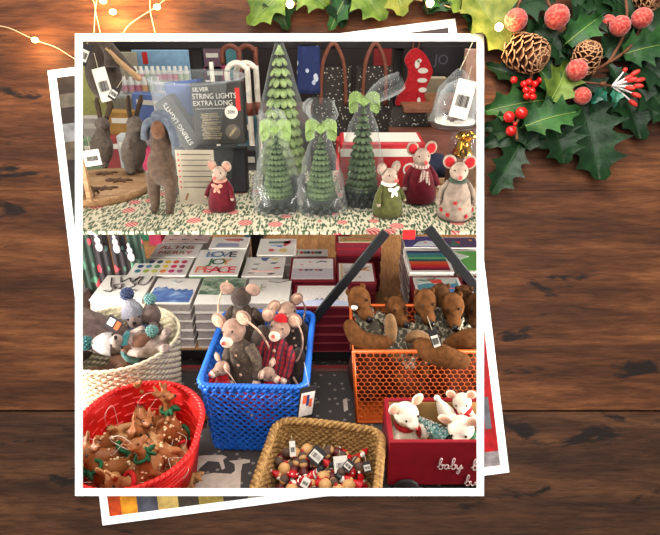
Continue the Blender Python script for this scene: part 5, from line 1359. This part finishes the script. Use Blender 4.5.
hd = ony(287, 311, 1.08); place_doll('mouse doll with pale ears at the back right corner of the blue basket', (hd.x+.015, hd.y, zf+.05), hd, mdoll, .205, V((.3, -.7, .5)), sc=.95, group=g_, coat='dkleg')
hd = ony(222, 368, .915); place_doll('small pale mouse doll in a red coat at the front left of the blue basket', (hd.x-.01, hd.y+.02, zf), hd, mdoll, .205, V((-.5, -.5, .7)), sc=.66, group=g_, coat='k_red')
hd = ony(268, 374, .915); place_doll('mouse doll with a red collar lowest at the front of the blue basket', (hd.x+.01, hd.y+.02, zf), hd, mdoll, .205, V((.5, -.4, .7)), sc=.66, group=g_, coat='k_red')
# red and tartan fill between
for (px, py, y, r, m, lab) in ((214, 366, .945, (.024, .03, .045), 'k_red', 'red felt coat bundle at the left inside of the blue basket'), (298, 345, 1.01, (.02, .035, .05), 'dkleg', 'dark felt bundle at the right inside of the blue basket'), (254, 385, .915, (.05, .03, .035), 'k_red', 'red felt bundle at the front bottom of the blue basket'), (262, 322, 1.05, (.03, .03, .05), 'dkleg', 'dark felt bundle at the back of the blue basket')):
    q = ony(px, py, y); q.z -= r[2]*1.2
    mb = MB(); mb.ell((0, 0, 0), r).ell((.01, -.012, -.03), (r[0]*.8, r[1]*.7, r[2]*.7)).ell((-.012, .01, -.05), (r[0], r[1], r[2])); t = thing('felt_bundle', lab, 'felt toy', q); blob(mb, 'coat', M[m], t, .005, 4); MB().tube(crv([(-.01, -r[1], 0), (0, -r[1]-.004, -.02), (.01, -r[1], -.04)], 4), .003, 5).build('tie', M['m_ear'], t)
# ---------------- cream basket animals
def pommat(n, c): return mat(n, c, .95, .3, 300, 1, 500, sheen=.3)
M['pom_teal'] = pommat('teal pompom yarn', (48, 108, 110)); M['pom_blue'] = pommat('blue pompom yarn', (36, 50, 86)); M['pom_aqua'] = pommat('pale aqua yarn', (92, 136, 130)); M['hat_grey'] = knit('grey knit', (110, 108, 116), (140, 138, 146), 220); M['hat_pale'] = felt('pale grey hat', (176, 168, 164)); M['an_grey'] = felt('mauve grey felt', (104, 86, 80)); M['an_brown'] = felt('brown animal felt', (106, 72, 56)); M['an_pale'] = felt('pale animal felt', (146, 128, 118))
def pom(mb, c, r):
    c = V(c); rnd = random.Random(4); mb.ell(c, r*.82)
    for i in range(60):
        z = 1-2*(i+.5)/60; a = i*2.39996; q = sqrt(1-z*z); d = V((q*cos(a), q*sin(a), z)); mb.ell(c+d*r*.78, (r*.22, r*.22, r*.34), align(d), u=6, w=4)
def pomani(t, skin='an_grey', hat='hat_grey', pm='pom_blue', scarf='pom_blue'):
    mb = MB(); mb.ell((0, 0, .06), (.030, .028, .055)).ell((0, 0, .125), (.024, .024, .026)).ell((0, -.024, .115), (.015, .022, .014)).tube([(-.02, -.01, .09), (-.03, -.03, .06)], .010, 8).tube([(.02, -.01, .09), (.03, -.03, .06)], .010, 8).tube([(-.014, -.01, .02), (-.02, -.05, .006)], .011, 8).tube([(.014, -.01, .02), (.02, -.05, .006)], .011, 8)
    b_ = blob(mb, 'body', M[skin], t, .004, 5)
    for s_ in (-1, 1): MB().ell((s_*.012, -.028, .126), .0025, u=8, w=6).build('eye', M['eye'], b_)
    MB().ell((0, -.045, .116), (.005, .004, .004)).build('nose', M['eye'], b_)
    h_ = MB().lathe([(.0265, .128), (.0270, .136), (.024, .150), (.014, .166), (.006, .174), (0, .176)], seg=20, wob=.05, wf=6).build('knitted_hat', M[hat], t)
    mb = MB(); pom(mb, (0, 0, .184), .0155); mb.build('pompom', M[pm], h_)
    mb = MB(); mb.tube([(.024*cos(a), .022*sin(a)-.002, .098+.002*sin(3*a)) for a in (2*pi*i/18 for i in range(18))], .0075, 8, True); mb.build('scarf', M[scarf], t)
H_ = .184; g_ = 'felt animals in the cream basket'
hd = ony(127, 294, 1.095); place_doll('felt animal in a grey knitted hat with a navy pompom, back of the cream basket', hd+V((.035, -.05, -.12)), hd, pomani, H_, V((.3, -.8, .2)), 'felt_animal', 'felt animal', sc=.95, group=g_)
hd = ony(150, 299, 1.09); place_doll('brown felt animal with a pale aqua pompom behind the navy one', hd+V((-.01, -.02, -.16)), hd, pomani, H_, V((.4, -.8, .2)), 'felt_animal', 'felt animal', sc=.85, group=g_, hat='an_grey', pm='pom_aqua', scarf='an_grey')
hd = ony(152, 331, 1.01); place_doll('brown felt animal with aqua pompom and collar, right front of the cream basket', hd+V((-.08, -.02, -.08)), hd, pomani, H_, V((-.4, -.6, .5)), 'felt_animal', 'felt animal', sc=.85, group=g_, skin='an_brown', hat='an_brown', pm='pom_aqua', scarf='pom_aqua')
hd = ony(86, 343, .99); place_doll('pale felt animal with teal scarf lying at the front left of the cream basket', hd+V((.13, .02, -.02)), hd, pomani, H_, V((0, -.6, .8)), 'felt_animal', 'felt animal', sc=.95, group=g_, skin='an_pale', hat='hat_pale', pm='pom_teal', scarf='pom_teal')
t = thing('long_legged_felt_animal', 'grey felt animal with long crossed legs at the left of the cream basket', 'felt animal', V((-.50, 1.04, ZT+.12)))
L2 = lambda px, py, y: ony(px, py, y)-V((-.50, 1.04, ZT+.12))
mb = MB(); mb.ell(L2(72, 330, 1.03)+V((0, 0, -.03)), (.045, .05, .05))
for (x0, y0, x1, y1, ya, yb) in ((76, 313, 134, 336, 1.06, 1.05), (76, 326, 126, 348, 1.03, 1.02), (78, 340, 112, 352, 1.0, 1.0)): mb.tube(crv([L2(x0, y0, ya), L2((x0+x1)/2, (y0+y1)/2-1, (ya+yb)/2), L2(x1, y1, yb)], 5), [.020-.0007*i for i in range(11)], 10).ell(L2(x1, y1, yb), .0135)
blob(mb, 'body', M['an_grey'], t, .004, 5)
MB().ell(L2(72, 330, 1.03)+V((0, -.03, .02)), (.035, .02, .012)).build('sash', M['hat_grey'], t)
q = ony(117, 318, 1.02)
t = thing('photo_tag', 'small black tag with a white and orange picture in the cream basket', 'tag', q, rotm(-.6, 'X') @ rotm(.5, 'Y'))
MB().box((0, 0, -.014), (.034, .0012, .028)).build('card', M['tagb'], t); MB().box((-.006, -.0009, -.013), (.014, .0006, .016)).build('picture', M['tagw'], t); MB().box((.010, -.0009, -.014), (.010, .0006, .018)).build('picture_print', ac((206, 90, 40)), t)
mb = MB(); floor_ = thing('felt_bundle', 'dark grey felt filling the bottom of the cream basket', 'felt toy', (-.468, 1.035, ZT+.03)); mb.ell((0, 0, 0), (.10, .10, .026)).ell((.03, -.02, .03), (.06, .06, .03)); blob(mb, 'padding', M['dkleg'], floor_, .008, 6)
# ---------------- orange basket animals
M['bearf'] = mat('rust brown fur', (94, 58, 30), .95, .3, 90, .8, 700, spec=.1); M['fair'] = knit('fair isle knit', (78, 72, 58), (176, 166, 142), 110); M['pad'] = felt('tan paw pad', (112, 82, 52)); M['beard'] = mat('dark brown fur', (72, 45, 24), .95, .3, 90, .8, 700, spec=.1)
def bear(t, fur='bearf', white=False):   # .20 to head centre-top
    mb = MB(); mb.ell((0, 0, .165), (.027, .025, .033)).ell((0, -.022, .142), (.0165, .030, .015), rotm(.35, 'X')).ell((0, 0, .12), .018)
    h_ = blob(mb, 'head', M[fur], t, .0035, 5)
    MB().ell((0, -.049, .134), (.009, .006, .0075)).build('nose', M['eye'], h_)
    for s_ in (-1, 1):
        MB().ell((s_*.012, -.023, .168), .0026, u=8, w=6).build('eye', M['eye'], h_)
        MB().ell((s_*.018, .004, .190), (.006, .005, .008)).build('ear', M[fur], h_)
        a = MB().tube(crv([(s_*.024, 0, .112), (s_*.042, -.014, .090), (s_*.036, -.034, .072)], 4), .0125, 8).build('arm', M['fair'], t)
        MB().ell((s_*.034, -.040, .068), (.0145, .008, .0145)).build('paw', M['pad'], a)
        l = MB().tube(crv([(s_*.018, -.004, .03), (s_*.030, -.020, .012), (s_*.034, -.040, .006)], 4), .0135, 8).build('leg', M[fur], t)
    MB().lathe([(0, .018), (.030, .022), (.034, .05), (.031, .09), (.022, .118), (.018, .130), (.0165, .136)], seg=22).build('sweater', M['fair'], t)
    MB().lathe([(.022, .126), (.025, .131), (.022, .138)], seg=20).build('collar', M['fair'], t)
    if white: MB().ell((-.018, -.016, .160), (.008, .010, .006)).build('white_patch', M['ink_w'], h_)
H_ = .19; g_ = 'brown felt animals in the orange basket'
B0 = V((0, 0, 0))
for (px, py, y, off, face, lab, wh, fur, scl) in (
    (356, 290, 1.055, (.05, -.005, -.16), (.2, -.8, .1), 'brown felt animal with a white cheek, leftmost in the orange basket', True, 'bearf', 1.0),
    (394, 299, 1.06, (.025, -.055, -.15), (.1, -.35, .9), 'brown felt animal lying on its back in a long patterned sweater', False, 'bearf', .95),
    (425, 292, 1.05, (.01, -.02, -.16), (.1, -.9, .1), 'brown felt animal with a black nose in the middle of the orange basket', False, 'bearf', 1.0),
    (441, 286, 1.10, (0, 0, -.16), (-.2, .9, .1), 'brown felt animal turned away behind the middle one', False, 'beard', .9),
    (452, 296, 1.045, (.02, -.02, -.16), (-.1, -.9, .1), 'brown felt animal with a black nose right of the middle one', False, 'bearf', 1.0),
    (464, 288, 1.10, (0, 0, -.16), (.1, .9, .1), 'dark brown felt animal turned away at the back right', False, 'beard', .9),
    (478, 296, 1.075, (.0, -.01, -.16), (-.2, -.8, .2), 'dark brown felt animal half hidden at the right edge', False, 'beard', 1.1)):
    hd = ony(px, py, y); place_doll(lab, hd+V(off), hd, bear, H_, V(face), 'sweater_animal', 'felt animal', sc=scl*.97, group=g_, fur=fur, white=wh)
def sausage(label, pts, r, m='bearf'):
    P = [ony(*p) for p in pts]; c = P[0].copy(); C_ = crv([p-c for p in P], 6); n = len(C_)
    t = thing('felt_tail', label, 'felt toy', c)
    mb = MB(); rr = [r*(.75+.35*sin(pi*min(1, (i+1)/n))) for i in range(n)]; mb.tube(C_, rr, 12).ell(C_[-1], rr[-1]).ell(C_[0], rr[0]); blob(mb, 'tail', M[m], t, .0045, 5)
    return t
sausage('thick brown felt leg curving down at the left of the orange basket', [(350, 326, .99), (358, 338, .975), (372, 343, .965), (386, 342, .96)], .019)
sausage('long brown felt leg draped over the front rim of the orange basket', [(420, 345, .965), (430, 351, .945), (446, 357, .925), (463, 361, .922)], .0225)
sausage('brown felt leg lying at the right behind the rim', [(450, 346, .985), (466, 340, .98), (484, 336, .98)], .022)
sausage('tan pointed felt leg hanging between the sweaters', [(390, 318, .99), (391, 330, .975), (391, 342, .965)], .013, 'pad')
sausage('short brown felt paw pointing left in the middle of the orange basket', [(426, 338, .985), (416, 336, .98), (408, 339, .972)], .013, 'pad')
pd = thing('felt_bundle', 'dark brown mass added to darken the holes of the blue basket', 'felt toy', (cb.x, cb.y, ZT+.066)); mb = MB()  # added dark mass, so the openwork holes read as shade
for i in range(3): mb.ell((0, -.062+.062*i, .004*i), (.078, .05, .060))
blob(mb, 'padding', M['dkleg'], pd, .008, 6)
t = thing('felt_bundle', 'dark brown felt mass filling the orange basket under the animals', 'felt toy', (co.x, co.y, ZT+.085)); mb = MB()
for i in range(9): mb.ell((-.14+.035*i, .01*sin(i*2.1), .012*sin(i*1.3)), (.045, .062, .075))
blob(mb, 'fur_body', mat('dark orange brown felt', (88, 44, 24), .95, .4, 30, .6, 400), t, .008, 6)
q = ony(433, 333, .955); ptag('black and white striped hang tag on the draped leg in the orange basket', 432, 330, 9, 22, .935, -.35, True)
# ---------------- fawns
M['fawn'] = mat('tan fawn paint', (156, 106, 62), .5, .1, 60, c2=(180, 130, 82)); M['fawn2'] = mat('orange brown fawn paint', (128, 74, 36), .5, .1, 60, c2=(150, 90, 48)); M['spot'] = mat('cream dots', (232, 206, 160), .5); M['holly'] = mat('holly green ribbon', (28, 92, 56), .6, .2, 100); M['redrib'] = mat('red ribbon', (196, 34, 36), .6); M['thread'] = mat('pale thread', (206, 196, 180), .5)
def fawn(m, decor):
    t = thing('fawn_ornament', 'x', 'fawn ornament')
    mb = MB(); mb.ell((0, 0, .034), (.010, .020, .011)).ell((0, -.014, .037), (.009, .010, .010)).tube(crv([(0, -.018, .040), (0, -.026, .052), (0, -.028, .062)], 4), [.0065]*4+[.0052]*4+[.005], 8).ell((0, -.030, .066), (.0072, .009, .0075)).ell((0, -.039, .063), (.0045, .007, .0042)).ell((0, .021, .040), (.003, .005, .006))
    for s_ in (-1, 1):
        mb.tube([(s_*.006, -.014, .030), (s_*.0075, -.018, .016), (s_*.007, -.016, .001)], [.0048, .0034, .0030], 8)
        mb.tube([(s_*.006, .014, .030), (s_*.0075, .020, .017), (s_*.007, .015, .001)], [.0054, .0036, .0030], 8)
        mb.ell((s_*.0095, -.027, .0745), (.0035, .0022, .0075), rotm(s_*.7, 'Y')).tube([(s_*.004, -.027, .072), (s_*.006, -.026, .085)], [.0024, .002], 6)
    b_ = blob(mb, 'body', M[m], t, .0018, 3)
    mb = MB(); rnd = random.Random(5)
    for i in range(22):
        a = rnd.uniform(-.2, pi+.2); y = rnd.uniform(-.016, .017); q = sqrt(max(0, 1-(y/.021)**2)); mb.ell((.0100*q*cos(a), y, .034+.0108*q*sin(a)), .0016, u=6, w=4)
    mb.build('spots', M['spot'], t)
    mb = MB()
    for s_ in (-1, 1): mb.ell((s_*.0062, -.034, .068), .0013, u=6, w=4)
    mb.ell((0, -.0455, .063), .0018, u=6, w=4); mb.build('face_mark', M['eye'], b_)
    if decor == 'g':
        mb = MB(); mb.tube([(.0072*cos(a), -.022+.0072*sin(a), .048+.003*sin(a)) for a in (2*pi*i/12 for i in range(12))], .0022, 6, True)
        for k in range(5): mb.ell((.006*cos(k*1.25), -.030+.004*sin(k*1.25), .046), (.0075, .0022, .0035), rotm(k*1.25, 'Z') @ rotm(.5, 'Y'), u=8, w=5)
        mb.build('holly_collar', M['holly'], t)
    else:
        mb = MB(); mb.tube([(.0066*cos(a), -.023+.0066*sin(a), .050+.003*sin(a)) for a in (2*pi*i/12 for i in range(12))], .0024, 6, True); mb.ell((0, -.031, .047), (.006, .003, .004)); mb.build('red_collar', M['redrib'], t)
    if decor == 'r': MB().tube(crv([(0, 0, .045), (.012, 0, .066), (.006, .004, .086), (-.012, 0, .080), (0, 0, .045)], 6), .0004, 4).build('hanging_thread', M['thread'], t)
    return t
protos = [fawn('fawn', 'r'), fawn('fawn2', 'g')]
used = [0, 0]
rnd = random.Random(21)
from mathutils import Euler
def putfawn(k, p, R, sc, label):
    if not used[k]: used[k] = 1; o = protos[k]; setx(o, p, R, sc); o['label'] = label; o['group'] = 'fawn ornaments in the red basket'
    else: dup(protos[k], p, R, sc, label, 'fawn ornaments in the red basket')
spots_ = [  # px, py (body centre), z, yaw, pitch/roll, kind, scale
    (142, 424, .805, -2.6, -.1, 0, 1.05, 'red collared fawn with raised head, highest at the back'),
    (118, 432, .80, -1.9, .2, 0, .95, 'small tan fawn at the back left'),
    (160, 425, .80, 1.2, -.5, 1, 1.1, 'fawn with holly collar at the back right'),
    (168, 438, .80, 2.4, 1.0, 1, 1.25, 'large orange brown fawn diving at the right'),
    (180, 424, .80, .4, 1.6, 0, 1.0, 'tan fawn with legs up against the right rim'),
    (110, 446, .81, -1.2, 1.1, 0, 1.3, 'large tan fawn lying across the left centre'),
    (140, 450, .80, .6, -.6, 1, 1.0, 'orange brown fawn in the middle of the pile'),
    (96, 462, .805, 1.9, .3, 1, 1.35, 'large orange fawn at the left edge of the print'),
    (112, 474, .805, -.6, -.3, 1, 1.3, 'orange brown fawn at the front left'),
    (152, 466, .815, -.5, .5, 0, 1.35, 'large tan spotted fawn at the front right'),
    (164, 458, .815, .8, 1.5, 0, 1.1, 'tan fawn with legs sticking up at the right front'),
    (84, 448, .79, 1.0, .9, 0, 1.1, 'tan fawn at the far left of the pile'),
    (136, 482, .815, 2.2, -.6, 1, 1.1, 'orange fawn cut by the lower edge of the print'),
    (98, 487, .79, .2, .8, 0, 1.2, 'tan fawn cut by the lower left corner')]
for (px, py, z, yaw, pit, k, sc, lab) in spots_:
    R = (Euler((pit, rnd.uniform(-.5, .5), yaw)).to_matrix())
    sc *= 1.42; z += .010; q_ = onz(px, py-4, z); ex, ey = (q_.x-cr.x)/(Rr*.70), (q_.y-cr.y)/(Ry*.74); e_ = max(1, sqrt(ex*ex+ey*ey)); p = V((cr.x+(q_.x-cr.x)/e_, cr.y+(q_.y-cr.y)/e_, z))-R @ V((0, 0, .035))*sc
    putfawn(k, p, R, sc, lab)
t = thing('fawn_gap_filler', 'dark brown tissue added to darken the gaps between fawns in the red basket', 'padding', (cr.x, cr.y, ZT+.03)); MB().ell((0, 0, 0), (.074, .092, .024), u=24, w=12).build('filler', mat('dark tissue', (70, 40, 30), .9), t)  # added dark mass for the shaded gaps in the fawn pile
for i in range(6):
    a = i*2.4; r = .028*sqrt((i+.5)/6); R = Euler((rnd.uniform(-1.4, 1.4), rnd.uniform(-1.4, 1.4), rnd.uniform(0, 6))).to_matrix()
    putfawn(i % 2, V((cr.x+r*cos(a), cr.y+r*sin(a), ZT+.072))-R @ V((0, 0, .035)), R, 1.15, 'fawn ornament buried low in the pile of the red basket')
# ---------------- tiny wooden ornaments
M['bead'] = mat('natural wood bead', (196, 150, 96), .5, .12, 100); M['o_red'] = mat('red paint', (178, 22, 28), .4, .1); M['o_white'] = mat('white paint', (226, 218, 208), .5, .05); M['o_dark'] = mat('dark red brown paint', (84, 30, 30), .5); M['o_grey'] = mat('brown knit bead', (84, 64, 54), .8)
def orn(kind):
    t = thing('tiny_ornament', 'x', 'tiny ornament')
    if kind == 0:
        MB().lathe([(0, 0), (.010, 0), (.0105, .002), (.0045, .020), (0, .021)], seg=16).build('robe', M['o_red'], t); MB().ell((0, 0, .024), .0068).build('head', M['bead'], t)
        h_ = MB().lathe([(.0072, .026), (.0066, .029), (.002, .039), (0, .040)], seg=14).build('hat', M['o_red'], t); MB().ell((0, 0, .041), .0026).build('hat_bobble', M['o_white'], h_)
        MB().ell((0, -.0055, .020), (.0048, .0025, .006)).build('beard', M['o_white'], t)
    elif kind == 1:
        MB().ell((0, 0, .010), .0105).ell((0, 0, .025), .0078).build('body', M['o_white'], t); MB().lathe([(0, .031), (.008, .031), (.008, .032), (.0052, .032), (.0052, .039), (0, .039)], seg=14).build('hat', M['black'], t); MB().tube([(.007*cos(a), .007*sin(a), .019) for a in (2*pi*i/12 for i in range(12))], .002, 6, True).build('scarf', M['o_red'], t)
    elif kind == 2:
        MB().lathe([(0, 0), (.0045, 0), (.0038, .012), (0, .013)], seg=12).build('stem', M['o_white'], t); c = MB().lathe([(0, .010), (.012, .011), (.0115, .016), (.006, .022), (0, .024)], seg=16).build('cap', M['o_red'], t)
        mb = MB()
        for k in range(6): mb.ell((.0095*cos(k*1.05), .0095*sin(k*1.05), .0172), .0018, u=6, w=4)
        mb.build('cap_spots', M['o_white'], c)
    elif kind == 3:
        MB().lathe([(0, 0), (.009, .001), (.010, .008), (.005, .019), (0, .02)], seg=14).build('coat', M['o_dark'], t); MB().ell((0, 0, .024), .0085).build('head', M['bead'], t); MB().lathe([(.0088, .025), (.008, .030), (.003, .034), (0, .0345)], seg=14).build('cap', M['o_grey'], t)
    else:
        MB().ell((0, 0, .012), (.012, .012, .013), u=16, w=10).build('wooden_ball', M['bead'], t); MB().lathe([(.0035, .023), (.0035, .027), (0, .0275)], seg=10).build('cap', M['o_red'], t)
    return t
prot = [orn(k) for k in range(5)]; usedo = [0]*5
nm = ['red robed santa', 'white snowman', 'red mushroom', 'dark coated figure', 'natural wood ball']
rnd = random.Random(11); placed = []
lay = []
for i in range(900):
    if len(lay) >= 84: break
    x = rnd.uniform(-.080, .080); y = rnd.uniform(-.088, .090)
    if all((x-a)**2+(y-b)**2 > .0150**2 for a, b in lay): lay.append((x, y))
for i, (x, y) in enumerate(lay):
    k = (0, 3, 4, 0, 2, 4, 3, 0, 3, 1, 4, 3)[i % 12]
    R = Euler((rnd.uniform(-1.3, 1.3), rnd.uniform(-1.2, 1.2), rnd.uniform(0, 6))).to_matrix()
    z = ZT+.060+.012*(1-abs(x)/.08)+rnd.uniform(-.006, .010); p = V((cs.x+x, cs.y+y, z))-R @ V((0, 0, .017))
    back = 'back' if y > .03 else 'middle' if y > -.03 else 'front'; side = 'left' if x < -.03 else 'centre' if x < .03 else 'right'
    lab = 'tiny %s ornament at the %s %s of the straw basket' % (nm[k], back, side)
    if not usedo[k]: usedo[k] = 1; o = prot[k]; setx(o, p, R, .98); o['label'] = lab; o['group'] = 'tiny wooden ornaments in the straw basket'
    else: dup(prot[k], p, R, .98, lab, 'tiny wooden ornaments in the straw basket')
t = thing('straw_padding', 'dark padding under the tiny ornaments in the straw basket', 'padding', (cs.x, cs.y, ZT+.026)); MB().ell((0, 0, 0), (.080, .092, .030), u=24, w=12).build('padding', M['o_dark'], t)
MB().ell((0, 0, .012), (.05, .06, .024), u=20, w=8).build('padding_top', M['o_grey'], t)
for (px, py, w_, h_, a, dk, lab) in ((292, 441, 6, 15, -.1, False, 'narrow white barcode tag at the left of the straw basket'), (322, 449, 15, 16, .7, True, 'black and white tag in the middle of the straw basket'), (340, 456, 14, 16, -.1, False, 'white barcode tag right of centre in the straw basket'), (352, 461, 9, 11, .7, True, 'small grey tag at the right of the straw basket'), (366, 462, 8, 10, -.2, True, 'black tag at the far right of the straw basket'), (308, 478, 8, 10, .5, False, 'small white tag near the front of the straw basket')):
    p = onz(px, py, ZT+.098); d = (p-CAM).dot(FWD)
    swing_tag(lab, p, w_/F*d, h_/F*d, a, rotm(-.85, 'X'), dk, (0, 0, .01))
# ---------------- wagon mice
M['w_white'] = felt('white felt', (226, 212, 194), .06); M['w_ear'] = felt('peach ear', (226, 170, 140), .1); M['teal_br'] = mat('frosted teal bristle', (44, 92, 92), .8, .3, 200, c2=(150, 186, 180))
def wmouse(t, hat=False, ears=True, scarf='f_red', r=1.0):
    mb = MB(); mb.ell((0, 0, .028), (.024, .022, .030)).ell((0, 0, .072), (.0195, .0195, .0185)).ell((0, -.016, .068), (.010, .013, .009)).ell((0, 0, .055), .012)
    mb.tube([(-.018, -.006, .045), (-.026, -.020, .030)], .0075, 8).tube([(.018, -.006, .045), (.026, -.020, .030)], .0075, 8)
    b_ = blob(mb, 'body', M['w_white'], t, .0028, 4)
    MB().ell((0, -.0285, .068), .0022, u=8, w=6).build('nose', M['f_nose'], b_)
    for s_ in (-1, 1):
        MB().ell((s_*.010, -.0165, .077), .0019, u=8, w=6).build('eye', M['eye'], b_)
        if ears:
            e = MB().ell((s_*.0195, .0, .0915), (.0100, .003, .0105), rotm(s_*.4, 'Y'), u=14, w=8).build('ear', M['w_white'], t); MB().ell((s_*.0195, -.0018, .0915), (.0080, .0024, .0086), rotm(s_*.4, 'Y')).build('inner_ear', M['w_ear'], e)
    MB().tube([(.014*cos(a), .014*sin(a), .054) for a in (2*pi*i/14 for i in range(14))], .0048, 6, True).ell((.012, -.016, .042), (.005, .003, .014)).build('scarf', M[scarf], t)
    if hat:
        h_ = MB().lathe([(.0185, .080), (.0195, .086), (.014, .104), (.007, .122), (0, .128)], seg=18).build('hat', M['w_white'], t); MB().ell((0, 0, .131), .0075).build('hat_bobble', M['o_white'], h_)
hd = ony(406, 414, .832); place_doll('white felt mouse with peach ears at the left of the red wagon', (hd.x+.006, hd.y+.005, ZT+.045), hd, wmouse, .072, V((.35, -.8, .35)), 'white_mouse', 'felt mouse', sc=1.32)
hd = ony(461, 428, .80); place_doll('large white felt mouse with a green scarf at the right of the red wagon', (hd.x+.03, hd.y+.02, ZT+.045), hd, wmouse, .072, V((-.4, -.8, .3)), 'white_mouse', 'felt mouse', sc=1.32, scarf='holly')
hd = ony(462, 402, .86); place_doll('white felt mouse with a red scarf at the back right of the red wagon', (hd.x+.02, hd.y, ZT+.045), hd, wmouse, .072, V((-.3, -.8, .4)), 'white_mouse', 'felt mouse', sc=1.0)
hd = ony(437, 398, .855); place_doll('white felt mouse in a long white hat leaning left in the red wagon', (hd.x+.055, hd.y-.02, hd.z-.09), hd, wmouse, .131, V((.1, -.8, .3)), 'white_mouse', 'felt mouse', sc=.85, hat=True, ears=False)
tip = ony(417, 417, .86); base = ony(447, 441, .80); ax = (tip-base); R = align(ax); Lt = ax.length
t = thing('bottle_brush_tree', 'frosted teal bottle brush tree lying in the red wagon', 'bottle brush tree', base, R)
mb = MB(); rnd = random.Random(2)
for i in range(420):
    f = rnd.random()**.8; z = Lt*f; a = rnd.uniform(0, 2*pi); r = .024*(1-f)+.003; d = V((cos(a), sin(a), -.25)); mb.tube([V((0, 0, z)), V((0, 0, z))+d*r], [.0009, .0004], 3, mi=0)
mb.lathe([(.016, 0), (.003, Lt*.98), (0, Lt)], seg=12); mb.build('bristles', M['teal_br'], t)
mb = MB()
for i in range(120):
    f = rnd.random()**.8; a = rnd.uniform(0, 2*pi); r = .024*(1-f)+.003; mb.ell((r*cos(a), r*sin(a), Lt*f-.25*r), .0014, u=5, w=4)
mb.build('frost', M['o_white'], t); MB().tube([(0, 0, -.012), (0, 0, .004)], .003, 6).build('stem', M['bead'], t)
t = thing('felt_bundle', 'pale felt mass at the bottom of the red wagon', 'felt toy', (cw.x+.06, cw.y, ZT+.05)); mb = MB(); mb.ell((0, 0, 0), (.08, .04, .018)).ell((.03, 0, .01), (.05, .04, .02)); blob(mb, 'body', M['w_white'], t, .006, 4); MB().tube([(-.10, -.03, .0), (-.05, -.035, .01)], .003, 6).build('tail', M['w_white'], t)
# ================================================================ light, camera
def area(name, loc, to, size, sy, e, c=(1, 1, 1)):
    l = bpy.data.lights.new(name, 'AREA'); l.shape = 'RECTANGLE'; l.size = size; l.size_y = sy; l.energy = e; l.color = c
    if name == 'side_fill': l.spread = 1.7
    o = bpy.data.objects.new(name, l); COL.objects.link(o)
    o.matrix_world = Matrix.Translation(V(loc)) @ align(V(loc)-V(to)).to_4x4(); return o
area('board_key_light', BX @ V((-.12, .62, .62)), BX @ V((.0, .0, 0)), .5, .3, 10, (1, .95, .9))  # added key light above the board, falls off downwards; no window there
area('camera_fill_light', BX @ V((.1, .2, 1.3)), BX @ V((0, 0, 0)), .8, .8, 19, (1, .97, .93))  # added soft fill from behind the camera, through the opening; no window
area('shop_ceiling_light', (0, 1.3, 3.0), (0, 1.3, 0), 2.2, 1.4, 38, (1, .95, .88))
area('shop_front_fill', (0, .80, 1.85), (0, 1.4, .9), 1.8, .35, 9, (1, .95, .88))  # added fill just behind the board for the upright front faces
area('side_fill', (-1.15, .80, 1.02), (.1, 1.42, .86), .6, .25, 13, (1, .95, .88))  # added fill from the left for the books under the shelf
area('side_fill', (1.15, .80, 1.02), (-.1, 1.42, .86), .6, .25, 13, (1, .95, .88))  # same added fill from the right
area('shop_back_light', (0, 2.6, 2.5), (0, 3.4, 1.2), 2.0, .6, 14, (1, .93, .85))
w = bpy.data.worlds.new('w'); bpy.context.scene.world = w; w.use_nodes = True
w.node_tree.nodes['Background'].inputs['Color'].default_value = (1, .97, .93, 1); w.node_tree.nodes['Background'].inputs['Strength'].default_value = .35
cd = bpy.data.cameras.new('camera'); cd.sensor_width = 36; cd.lens = F/660*36; cd.clip_start = .02; cd.clip_end = 50
co_ = bpy.data.objects.new('camera', cd); COL.objects.link(co_)
co_.matrix_world = Matrix.Translation(CAM) @ BR.to_4x4()
sc_ = bpy.context.scene; sc_.camera = co_
vs_ = sc_.view_settings; sc_.display_settings.display_device = 'sRGB'; vs_.view_transform = 'Standard'; vs_.look = 'None'; vs_.gamma = 1; vs_.use_curve_mapping = False; vs_.exposure = 0
bpy.context.view_layer.update()
